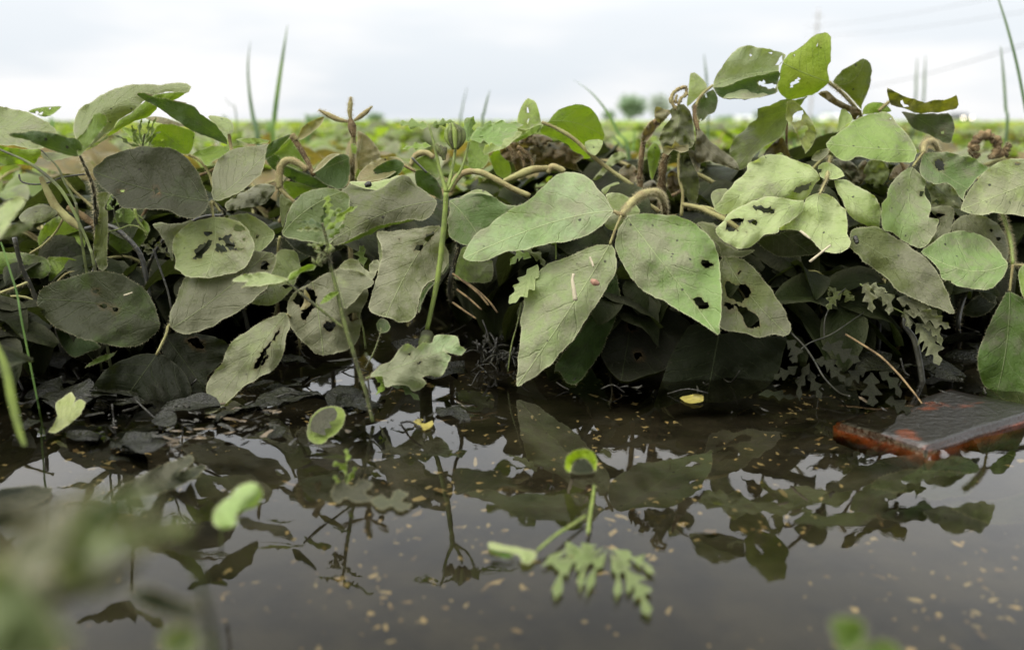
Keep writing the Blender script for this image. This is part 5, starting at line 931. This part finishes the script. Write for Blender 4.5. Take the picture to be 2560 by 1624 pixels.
def slab_material():
    m, n, l = nt('rusty_orange'); out = mk(n, 'ShaderNodeOutputMaterial'); geo = mk(n, 'ShaderNodeNewGeometry'); co = geo.outputs['Position']
    a = noise_(n, l, co, 70, 5, .65); b = noise_(n, l, co, 260, 4)
    c = mix_(n, l, ramp_(n, l, a, .36, .66), (.22, .046, .011), (.07, .018, .006))
    sx = mk(n, 'ShaderNodeSeparateXYZ'); l.new(geo.outputs['Normal'], sx.inputs[0])
    top = ramp_(n, l, sx.outputs[2], .45, .8)
    silt = math_(n, l, 'MULTIPLY', top, ramp_(n, l, noise_(n, l, co, 38, 4, .6), .30, .42))
    c = mix_(n, l, top, c, mix_(n, l, a, (.10, .026, .009), (.04, .013, .006)))
    c = mix_(n, l, silt, c, mix_(n, l, b, (.015, .0135, .010), (.006, .0055, .0045)))
    pr = mk(n, 'ShaderNodeBsdfPrincipled'); pr.inputs['Roughness'].default_value = .28; l.new(c, pr.inputs['Base Color'])
    bp = mk(n, 'ShaderNodeBump'); bp.inputs['Strength'].default_value = .7; bp.inputs['Distance'].default_value = .002; l.new(b, bp.inputs['Height']); l.new(bp.outputs[0], pr.inputs['Normal'])
    l.new(pr.outputs[0], out.inputs[0]); return m
me.materials.append(slab_material())
o = bpy.data.objects.new('orange_slab', me); COL.objects.link(o)
tag(o, 'rusty orange slab corner barely above the water, silt caked on its top', 'slab')

# ---------------------------------------------------------------- setting: bed, water, field
def sheet_obj(name, x0, x1, y0, y1, z, mat, nx=1, ny=1):
    mb = MB(); xs = np.linspace(x0, x1, nx + 1); ys = np.linspace(y0, y1, ny + 1); v = [(x, y, z) for y in ys for x in xs]
    mb.add(v, [(j * (nx + 1) + i, j * (nx + 1) + i + 1, (j + 1) * (nx + 1) + i + 1, (j + 1) * (nx + 1) + i) for j in range(ny) for i in range(nx)])
    return tag(mb.build(name, mat, origin=Vector((0, 0, 0))), kind='structure')
mud = simple('mud_bed', (.026, .0235, .017), .9, 1, 35, .5, (.011, .010, .0075), spec=.1, dist=.004)
sheet_obj('ground', -3000, 3000, -60, 4200, -.026, mud)
MAT['water'] = water_material()
sheet_obj('water', -14, 14, -4, 16, 0, 'water')
fieldm = simple('field_green', (.20, .235, .085), .9, 1, .8, 0, (.15, .18, .065))
sheet_obj('field', -3000, 3000, 15, 4200, .06, fieldm)
# pale chips of straw on the bed
mb = MB(); rs = np.random.RandomState(5)
def chip(mb, x, y, z, L, Wd, ang, mi, tilt=.0):
    n = 8; v = [(x, y, z + .0006)]
    for i in range(n):
        a = 2 * math.pi * i / n; r = rs.uniform(.35, 1.25)
        dx, dy = math.cos(a) * L * r, math.sin(a) * Wd * r
        v.append((x + dx * math.cos(ang) - dy * math.sin(ang), y + dx * math.sin(ang) + dy * math.cos(ang), z + rs.uniform(-.0006, .0006) + tilt * dx))
    mb.add(v, [(0, 1 + i, 1 + (i + 1) % n) for i in range(n)], mi)
MAT['chip'] = simple('straw_chip', (.21, .175, .10), .8, 1, 200, .3, (.30, .22, .10))
MAT['chip2'] = simple('brown_chip', (.13, .095, .045), .8, 1, 200, .3, (.09, .06, .03))
for i in range(2400):
    y = rs.uniform(.2, .64); x = rs.uniform(-.5, .5) * (y * 1.5)
    if noise.noise(Vector((x * 11, y * 11, 2))) + .5 * noise.noise(Vector((x * 30, y * 30, 5))) < rs.uniform(-.5, .4): continue
    s = math.exp(rs.normal(-6.68, .5)); 
    chip(mb, x, y, -.0235 + rs.uniform(0, .002), s * rs.uniform(.8, 1.8), s * rs.uniform(.4, 1.0), rs.uniform(0, 6.28), int(rs.rand() < .4), rs.uniform(-.15, .15))
o = mb.build('straw_debris', ['chip', 'chip2']); tag(o, 'pale straw and husk chips scattered on the muddy bed', 'debris', kind='stuff')
# wet black scraps on the surface among the stems
MAT['husk'] = simple('wet_husk', (.085, .06, .03), .5, 1, 200, .5, (.03, .022, .013), spec=.5)
mb = MB()
for i in range(900):
    v_ = rs.uniform(800, 1130); u = rs.uniform(-60, 2620)
    dens = .9 if u < 900 else (.55 if u < 1300 else (.25 if u < 1900 else .5))
    if u > 1300 and v_ > 1040: continue
    if rs.rand() > dens or noise.noise(Vector((u * .006, v_ * .012, 4))) < rs.uniform(-.35, .4): continue
    q = ground((u, v_)); s = math.exp(rs.normal(-6.75, .5))
    chip(mb, q.x, q.y, .0008 + rs.uniform(0, .0025), s * rs.uniform(1.2, 3.5), s * rs.uniform(.3, .9), rs.uniform(0, 6.28), int(rs.rand() < .06), rs.uniform(-.3, .3))
for i in range(80):
    u = rs.uniform(0, 2560); v_ = rs.uniform(830, 1060)
    if u > 1350 and v_ > 1000: continue
    q = np.array(ground((u, v_))); a = rs.uniform(0, 6.28); L = rs.uniform(.006, .03)
    tube(mb, [q + [0, 0, .0005], q + [math.cos(a) * L * .5, math.sin(a) * L * .5, rs.uniform(.0, .006)], q + [math.cos(a) * L, math.sin(a) * L, rs.uniform(-.002, .012)]], rs.uniform(.0003, .0008), 5, k=3)
o = mb.build('floating_litter', ['litter', 'husk']); tag(o, 'wet black plant scraps floating among the stems', 'debris', kind='stuff')
for i in range(66):
    u = rs.uniform(20, 1250) if i < 34 else rs.uniform(-60, 900) if i > 45 else rs.uniform(1900, 2540); v_ = rs.uniform(840, 1030) if i < 34 else rs.uniform(960, 1150) if i > 45 else rs.uniform(840, 960); q = ground((u, v_)); hd = rs.uniform(0, 6.28); dm = MB()
    L_ = rs.uniform(.022, .055) * (.7 if i > 45 else 1); nl_ = len(dm.v)
    leaf_local(dm, (q.x, q.y, rs.uniform(-.001, .004)), hd, rs.uniform(-.1, .35), L_, L_ * rs.uniform(.24, .36), rs.uniform(.0, .7), rs.uniform(-.3, .5), rs.uniform(-.35, .35), (.03, .033, .018) if i % 5 else (.06, .085, .02), .7, .13, i * 1.7)
    tag(dm.build('drowned_leaf', 'wetleaf'), 'small blackened soybean leaf drowned at the water surface among the stems', 'leaf', 'black leaves drowned among the stems')
# rootball of dead stems
rt = empty('debris_clump', ground((1270, 800)), 'clump of dead brown stems and roots in the gap left of the centre leaflet', 'debris')
mb = MB()
for i in range(70):
    u = rs.uniform(1190, 1300); v_ = rs.uniform(770, 830); q = world([(u, v_)], .60)[0]; q[2] = rs.uniform(0, .009)
    d = rs.normal(0, .007, 3); tube(mb, [q, q + d * .5 + [0, 0, .003], q + d], rs.uniform(.0004, .0014), 5, k=3)
mb.build('root_tangle', 'litter', rt)
for a in ('1950 1150 2060 1230 2130 1290 2200 1370', '1980 1260 2060 1320 2150 1400', '1950 1350 2020 1400 2110 1460', '1990 1180 2100 1250 2200 1340 2260 1420'):
    mb = MB(); P, rr = ptube('J', a, [.63, .60], [7, 7, 6]); tube(mb, P, rr, 6); mb.build('dead_stem', 'brown', rt)
MAT['husk'] = simple('wet_husk', (.085, .06, .03), .5, 1, 200, .5, (.03, .022, .013), spec=.5)
rt = empty('debris_raft', ground((560, 1050)), 'raft of matted brown straw and husks floating at the tip of the ragged grey leaf', 'debris')
mb = MB()
for i in range(60):
    u = rs.uniform(380, 700); v_ = 1110 - (u - 380) * .22 + rs.normal(0, 28); q = ground((u, v_)); s = rs.uniform(.0015, .004)
    chip(mb, q.x, q.y, .001 + rs.uniform(0, .003), s * 1.6, s * .7, rs.uniform(-.6, .8), int(rs.rand() < .5), rs.uniform(-.3, .3))
mb.build('husk_mat', ['litter', 'husk'], rt)

# ---------------------------------------------------------------- soybean plants of the rows behind
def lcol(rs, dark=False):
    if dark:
        b = rs.uniform(.6, 1.3); return ((.018 * b, .023 * b, .009 * b), .6, .05)  # near-black leaves: shade of the canopy gaps put into the colour
    r = rs.rand()
    if r < .2: return (.15, .11, .05), .4, .45
    if r < .38: return (.17, .22, .045), .2, .6
    b = rs.uniform(.75, 1.25); return (.13 * b, .17 * b, .055 * b), rs.uniform(.3, .9), rs.uniform(.35, .85)
FB = 1.0
def make_plant(seed, hgt, parts, nst, dark=False):
    rs = np.random.RandomState(seed); root = bpy.data.objects.new('soybean_plant', None); COL.objects.link(root); one = MB()
    lean = rs.normal(0, .012, 2); top = np.array([lean[0], lean[1], hgt * .62]); A = MB()
    tube(A if parts else one, [(0, 0, -.024), top * .45 + [.002, 0, 0], top], [.0032, .0026, .0018], 6, mi=0 if parts else 1, hairs=40 if parts else 0)
    if parts: A.build('stem', ['darkstem' if dark else 'brown', 'hair'], root)
    for k in range(nst):
        hd = k * 2.4 + rs.uniform(-.4, .4); f = rs.uniform(.35, 1); st = top * f; ln = rs.uniform(.03, .055)
        e = st + np.array([math.cos(hd) * ln, math.sin(hd) * ln, rs.uniform(.1, .8) * ln]); e[2] = min(e[2], hgt)
        B = MB() if parts else one
        tube(B, [st, st * .5 + e * .5 + [0, 0, .008], e], [.0014, .0013, .001], 5, mi=0 if parts else 1, hairs=50 if parts else 0, k=4)
        po = B.build('leaf_stalk', [['petiole', 'tan'][k % 2], 'hair'], root) if parts else None
        for q in range(3):
            c, si, to = lcol(rs, dark); c = tuple(v * FB for v in c); Cc = MB() if parts else one
            leaf_local(Cc, e, hd + (q - 1) * rs.uniform(1.0, 1.5), rs.uniform(-.5, .5), rs.uniform(.055, .085), rs.uniform(.018, .026), rs.uniform(.5, 1.7), rs.uniform(-.4, .5), rs.uniform(-.5, .5), c, si, to, seed * 10 + k * 3 + q)
            if parts: Cc.build('leaflet', 'leaf', po)
    if not parts:
        bpy.data.objects.remove(root)
        return one.build('soybean_plant', ['leaf', 'brown'], origin=Vector((0, 0, 0)))
    return root
def copy_tree(o, parent=None):
    c = o.copy(); COL.objects.link(c); c.parent = parent
    for ch in list(o.children): copy_tree(ch, c)
    return c
BG1 = 'soybean plants crowding right behind the front row'
BG2 = 'blurred soybean plants of the rows further back'
protos = [make_plant(100 + i, h_, True, n_) for i, (h_, n_) in enumerate(((.125, 6), (.11, 5), (.14, 6), (.10, 6), (.13, 5)))]
used = set(); rs = np.random.RandomState(3); spots = []
for r_ in range(6):
    y = 1.04 + r_ * .12
    n_ = int((17 if r_ < 2 else 10) + r_ * 1.1)
    for i in range(n_):
        x = (i + .5 + rs.uniform(-.35, .35)) / n_ * 2 - 1
        spots.append((x * (y * .68 + .05), y + rs.uniform(-.04, .04)))
dsp = [(-.46, .80), (-.33, .76), (-.21, .80), (-.40, .88), (-.27, .90), (-.12, .90), (.02, .92), (-.40, .70), (-.28, .69), (-.16, .73), (-.05, .80)]  # infill plants added among the front leaves to block sky reflections
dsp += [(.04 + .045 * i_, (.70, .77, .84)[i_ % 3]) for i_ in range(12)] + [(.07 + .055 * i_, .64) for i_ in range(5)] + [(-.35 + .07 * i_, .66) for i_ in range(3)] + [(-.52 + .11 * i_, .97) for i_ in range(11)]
dsp += [(-.37, .50), (-.44, .58), (-.33, .60), (-.30, .36), (-.56, .66)]  # more infill added at the left edge to darken the reflection there
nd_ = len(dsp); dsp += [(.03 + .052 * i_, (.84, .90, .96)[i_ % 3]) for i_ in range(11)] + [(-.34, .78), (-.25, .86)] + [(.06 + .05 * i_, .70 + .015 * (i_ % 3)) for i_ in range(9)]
dprot = [make_plant(300 + i, h_, True, n_, True) for i, (h_, n_) in enumerate(((.115, 6), (.105, 6), (.12, 6)))]  # dark copies of the plants, gap shade painted into their leaves
BG0 = 'infill soybean plants added inside the front row, coloured dark for shade'
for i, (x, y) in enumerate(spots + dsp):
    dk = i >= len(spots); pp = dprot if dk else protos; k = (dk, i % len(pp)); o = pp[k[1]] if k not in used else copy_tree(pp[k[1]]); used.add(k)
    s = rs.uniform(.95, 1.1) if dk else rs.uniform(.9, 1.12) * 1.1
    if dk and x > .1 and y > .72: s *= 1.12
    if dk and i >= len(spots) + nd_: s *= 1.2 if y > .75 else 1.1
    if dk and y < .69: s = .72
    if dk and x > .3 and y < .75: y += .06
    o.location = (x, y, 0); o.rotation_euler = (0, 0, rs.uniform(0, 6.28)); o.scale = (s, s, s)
    tag(o, 'added infill soybean plant between the front-row leaves, shade put into its leaf colour' if dk else 'muddy green soybean plant in the thicket directly behind the front row', 'soybean plant', BG0 if dk else BG1)
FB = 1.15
pr2 = [make_plant(200 + i, .12 + .01 * i, False, 6) for i in range(5)]; used = set(); n2 = 0
while n2 < 215:
    y = 1.75 + 4.6 * rs.rand() ** 1.25; x = rs.uniform(-1, 1) * (y * .66 + .05)
    k = n2 % 5; o = pr2[k] if k not in used else pr2[k].copy()
    if k in used: COL.objects.link(o)
    used.add(k); s = rs.uniform(.8, 1.15) * (1 + .06 * (y - 1.7)); o.location = (x, y, 0); o.rotation_euler = (0, 0, rs.uniform(0, 6.28)); o.scale = (s * 1.15, s * 1.15, min(s, 1.15))
    tag(o, 'blurred wilting soybean plant in the rows of the field far behind', 'soybean plant', BG2); n2 += 1
mb = MB()
for i in range(13000):
    t = rs.rand(); y = 5.5 * (70 / 5.5) ** t; x = rs.uniform(-1, 1) * (y * .66 + .3); L = .05 + .0035 * y
    c, si, to = lcol(rs); c = (c[0] * 1.5, c[1] * 1.4, c[2] * 1.25); si *= .6
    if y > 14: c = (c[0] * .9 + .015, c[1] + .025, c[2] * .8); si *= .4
    b = np.array([x, y, rs.uniform(.05, .125) + .0006 * min(y, 40)]); hd = rs.uniform(0, 6.28)
    h = np.array([math.cos(hd), math.sin(hd), rs.uniform(-.6, .6)]); s = np.array([-math.sin(hd), math.cos(hd), rs.uniform(-.5, .5)]) * L * .35
    mb.add([b, b + h * L * .5 + s, b + h * L, b + h * L * .5 - s], [(0, 1, 2, 3)], 0, [(0, 0, 0), (.5, 1, 0), (1, 0, 0), (.5, -1, 0)], (*c, 1), (si, to, 0))
o = mb.build('field_crop', 'leaf', smooth=False); tag(o, 'soybean crop of the far field merging into one green mass', 'crop', kind='stuff')

# ---------------------------------------------------------------- far things
MAT['crown'] = simple('tree_foliage', (.30, .40, .25), .8, 1, 1.2, 0, (.20, .28, .17), trans=.4)
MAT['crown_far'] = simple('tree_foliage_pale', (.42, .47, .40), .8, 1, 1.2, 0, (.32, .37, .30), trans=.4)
MAT['bark'] = simple('bark', (.09, .07, .05), .9, 1, 6, .3)
def tree(u, d, wpx, hpx, label, mat='crown', trunk=.12, n=2200, group=None, squash=1.0, low=.0):
    rs = np.random.RandomState(int(u)); wd = wpx / FPX * d; ht = hpx / FPX * d; x = (u - 1280) / FPX * d
    root = empty('tree', (x, d, 0), label, 'tree', group); mb = MB()
    tube(mb, [(x, d, -.05), (x + wd * .01, d, ht * .3), (x, d, ht * .7)], [wd * .025, wd * .02, wd * .008], 7)
    for k in range(6):
        a = k * 1.05; tube(mb, [(x, d, ht * (.25 + .05 * k)), (x + math.cos(a) * wd * .2, d + math.sin(a) * wd * .2, ht * (.42 + .05 * k)), (x + math.cos(a) * wd * .36, d + math.sin(a) * wd * .36, ht * (.55 + .05 * k))], [wd * .014, wd * .01, wd * .004], 5)
    mb.build('trunk', 'bark', root); mb = MB()
    cl = [(rs.normal(0, 1, 3)) for _ in range(26)]
    for i in range(n):
        c = cl[rs.randint(26)]; c = c / (np.linalg.norm(c) + 1e-6) * (.2 + .75 * (((i * 7) % 26) / 26) ** .6)
        q = c * .75 + rs.normal(0, .14, 3); q = np.array([q[0] * wd * .62, q[1] * wd * .62, q[2] * ht * (.62 - trunk * .5)])
        q += [x, d, ht * (.5 + trunk * .5)]; q[2] = max(q[2], ht * low + .1)
        s = wd * rs.uniform(.03, .06); a = rs.normal(0, 1, 3); a /= np.linalg.norm(a); b = np.cross(a, rs.normal(0, 1, 3)); b /= np.linalg.norm(b)
        mb.add([q - a * s, q + b * s * .6, q + a * s, q - b * s * .6], [(0, 1, 2, 3)])
    mb.build('crown', mat, root, smooth=False)
tree(1571, 300, 72, 66, 'round green tree alone on the horizon, right of centre', trunk=.10)
tree(1640, 340, 64, 66, 'paler smaller tree just right of the round one', 'crown_far', trunk=.12, n=1100)
tree(1515, 320, 36, 26, 'low dark bush tree left of the round tree', trunk=.05)
tree(947, 420, 46, 20, 'low dark tree clump on the horizon behind the three-armed bud', trunk=.0)
tree(812, 450, 60, 16, 'flat dark tree clump left of the three-armed bud', trunk=.0)
for u, w_, h_, lab in ((1800, 60, 14, 'low line of trees left of the hanging olive leaf'), (1874, 34, 26, 'dark taller tree behind the top of the hanging olive leaf'), (1838, 40, 16, 'low shrubby tree beside the dark taller tree'), (2048, 42, 24, 'tree with a white shed at its foot, right of the lace-eaten leaf'), (2090, 30, 17, 'small horizon tree right of the shed tree'), (2010, 26, 14, 'small horizon tree left of the shed tree')):
    tree(u, 400, w_, h_, lab, trunk=.0, n=420)
def box(mb, x0, x1, y0, y1, z0, z1, mi=0):
    v = [(x, y, z) for z in (z0, z1) for y in (y0, y1) for x in (x0, x1)]
    mb.add(v, [(0, 2, 3, 1), (4, 5, 7, 6), (0, 1, 5, 4), (2, 6, 7, 3), (0, 4, 6, 2), (1, 3, 7, 5)], mi)
MAT['white'] = simple('white_siding', (.75, .76, .76), .7, .2, 1, 0); MAT['roof'] = simple('metal_roof', (.5, .51, .52), .5, .3, 1, 0); MAT['door'] = simple('dark_door', (.08, .08, .09), .6, .3, 2, 0)
for u, w_, h_, lab in ((2058, 7, 2.8, 'white shed below the horizon tree at the right'), (1846, 6, 2.2, 'tiny white shed among the low trees'), (1972, 4, 1.8, 'tiny white shed nearest the lace-eaten leaf')):
    d = 330; x = (u - 1280) / FPX * d; root = empty('shed', (x, d, 0), lab, 'shed')
    mb = MB(); box(mb, x - w_ / 2, x + w_ / 2, d, d + 5, .06, h_ * .7); mb.build('wall', 'white', root, smooth=False)
    mb = MB(); a, b = x - w_ / 2 - .2, x + w_ / 2 + .2; mb.add([(a, d - .2, h_ * .7), (b, d - .2, h_ * .7), (b, d + 5.2, h_ * .7), (a, d + 5.2, h_ * .7), (a, d + 2.5, h_), (b, d + 2.5, h_)], [(0, 1, 5, 4), (2, 3, 4, 5), (0, 4, 3), (1, 2, 5)]); mb.build('roof', 'roof', root, smooth=False)
    mb = MB(); box(mb, x - .7, x + .7, d - .04, d - .003, .06, h_ * .55); mb.build('door', 'door', root, smooth=False)
MAT['pole'] = simple('pole_grey', (.36, .33, .33), .8, .3, 2, 0)
d = 220; x = (2003 - 1280) / FPX * d; ht = (303 - 42) / FPX * d
root = empty('utility_pole', (x, d, 0), 'tall thin utility pole with short crossarms on the horizon', 'pole'); mb = MB()
tube(mb, [(x, d, -.3), (x, d, ht * .5), (x, d, ht)], [.26, .22, .16], 8); mb.build('post', 'pole', root)
for k in range(2):
    mb = MB(); box(mb, x - 1.1, x + 1.1, d - .32, d - .17, ht * (.93 - .1 * k), ht * (.93 - .1 * k) + .2); mb.build('crossarm', 'pole', root, smooth=False)
MAT['wire'] = simple('cable_dark', (.10, .10, .12), .6, .2, 2, 0)
def wire(a, b, sag, r, lab):
    mb = MB(); t = np.linspace(0, 1, 24)[:, None]; P = np.array(a) * (1 - t) + np.array(b) * t; P[:, 2] -= sag * 4 * (t * (1 - t))[:, 0]
    tube(mb, P, r, 5, k=1); tag(mb.build('power_line', 'wire'), lab, 'cable', 'power lines')
def at(u, v, d): return tuple(world([(u, v)], d * (1.0))[0])
wire(at(2140, 222, 150), at(2640, 85, 75), .6, .045, 'dark power line sagging towards the right edge')
wire(at(2010, 66, 215), at(2600, -30, 90), .8, .028, 'faint upper power line running from the pole to the right')
wire(at(2010, 90, 215), at(2620, 20, 90), .8, .028, 'faint lower power line running from the pole to the right')
# car with headlights on
d = 128; x = (2385 - 1280) / FPX * d; MAT['paint'] = simple('grey_paint', (.09, .095, .10), .35, .2, 2, 0, spec=.5); MAT['glass'] = simple('car_glass', (.02, .025, .03), .1, .2, 2, 0, spec=.6)
MAT['tyre'] = simple('tyre', (.02, .02, .02), .9, .2, 4, 0); MAT['lamp'] = simple('lit_lamp', (.9, .85, .75), .4, 0, 2, 0, emit=((1, .88, .72), 7))
root = empty('car', (x, d, .06), 'distant car with both headlights lit at the field edge', 'car'); mb = MB()
prof = [(-2.1, .35), (-2.1, .8), (-1.9, .92), (-.9, 1.0), (-.3, 1.42), (1.2, 1.45), (1.9, 1.0), (2.1, .9), (2.1, .35)]
v = [(x + sx * .88 * (.9 if h > 1.2 else 1), d + 2 + yy, h - .1) for sx in (-1, 1) for yy, h in prof]; n = len(prof)
mb.add(v, [tuple(range(n)), tuple(range(2 * n - 1, n - 1, -1))] + [(i, n + i, n + (i + 1) % n, (i + 1) % n) for i in range(n)]); mb.build('body', 'paint', root, smooth=False)
mb = MB(); mb.add([(x - .72, d + 1.08, .93), (x + .72, d + 1.08, .93), (x + .66, d + 1.62, 1.28), (x - .66, d + 1.62, 1.28)], [(0, 1, 2, 3)]); mb.build('windscreen', 'glass', root, smooth=False)
for sx in (-1, 1):
    mb = MB(); tube(mb, [(x + sx * .62, d - .16, .62), (x + sx * .62, d - .1, .62), (x + sx * .62, d + .0, .62)], [.13, .16, .16], 12); mb.build('headlight', 'lamp', root)
    for yy in (.7, 3.3):
        mb = MB(); tube(mb, [(x + sx * .75, d + yy, .28), (x + sx * .83, d + yy, .28), (x + sx * .92, d + yy, .28)], .3, 16); mb.build('wheel', 'tyre', root)

# ---------------------------------------------------------------- overcast daylight
SUN_EL, SUN_AZ = R(62), R(-122)
dv = Vector((math.sin(SUN_AZ) * math.cos(SUN_EL), math.cos(SUN_AZ) * math.cos(SUN_EL), math.sin(SUN_EL)))
sl = bpy.data.lights.new('sun', 'SUN'); sl.energy = 1.5; sl.angle = R(20); sl.color = (1, .97, .92)
so = bpy.data.objects.new('sun', sl); COL.objects.link(so); so.rotation_euler = dv.to_track_quat('Z', 'Y').to_euler(); so.location = (0, 0, 50)
wd_ = bpy.data.worlds.new('World'); SC.world = wd_; wd_.use_nodes = True; n = wd_.node_tree.nodes; l = wd_.node_tree.links; n.clear()
out = n.new('ShaderNodeOutputWorld'); bg = n.new('ShaderNodeBackground'); bg.inputs['Strength'].default_value = .1
sky = n.new('ShaderNodeTexSky'); sky.sky_type = 'NISHITA'; sky.sun_disc = False; sky.sun_elevation = SUN_EL; sky.sun_rotation = SUN_AZ
tc = n.new('ShaderNodeTexCoord'); sp = n.new('ShaderNodeSeparateXYZ'); l.new(tc.outputs['Generated'], sp.inputs[0])
mp = n.new('ShaderNodeMapping'); mp.inputs['Scale'].default_value = (1.3, 1.3, 5.5); mp.inputs['Rotation'].default_value = (0, R(7), 0); l.new(tc.outputs['Generated'], mp.inputs[0])
cl = noise_(n, l, mp.outputs[0], 2.1, 4, .5)
el = ramp_(n, l, sp.outputs[2], -.01, .13); e2 = ramp_(n, l, sp.outputs[2], .10, .32); e3 = ramp_(n, l, sp.outputs[2], .36, .62); ze = ramp_(n, l, sp.outputs[2], .6, 1.)
cloud = mix_(n, l, el, (8.0, 8.6, 9.3), (9.4, 9.8, 10.2))
cloud = mix_(n, l, math_(n, l, 'MULTIPLY', ramp_(n, l, cl, .42, .66), .85), cloud, (11.0, 10.9, 10.9))
hi = mix_(n, l, ramp_(n, l, cl, .35, .7), (18.5, 19.3, 20.5), (23, 23, 23))
cloud = mix_(n, l, e2, cloud, hi)
cloud = mix_(n, l, e3, cloud, (10.6, 10.9, 11.1)); cloud = mix_(n, l, ze, cloud, (25, 25, 24.6))
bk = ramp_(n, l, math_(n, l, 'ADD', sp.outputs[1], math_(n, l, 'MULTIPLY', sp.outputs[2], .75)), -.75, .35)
cloud = mix_(n, l, bk, mix_(n, l, 1.0, cloud, (.13, .132, .135), 'MULTIPLY'), cloud)  # unseen sky behind the camera, darkened to deepen shade on camera-facing leaves
dp = n.new('ShaderNodeVectorMath'); dp.operation = 'DOT_PRODUCT'; l.new(tc.outputs['Generated'], dp.inputs[0]); dp.inputs[1].default_value = dv
cloud = mix_(n, l, math_(n, l, 'MULTIPLY', math_(n, l, 'POWER', ramp_(n, l, dp.outputs['Value'], .45, 1.0), 1.6), .9), cloud, (74, 73, 70))
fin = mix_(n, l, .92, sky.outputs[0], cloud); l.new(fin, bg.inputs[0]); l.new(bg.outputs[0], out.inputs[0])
SC.view_settings.view_transform = 'Standard'; SC.view_settings.look = 'None'; SC.view_settings.exposure = 0; SC.view_settings.gamma = 1
SC.cycles.max_bounces = 10; SC.cycles.transparent_max_bounces = 12; SC.cycles.diffuse_bounces = 4; SC.cycles.transmission_bounces = 6
SC.cycles.use_denoising = True
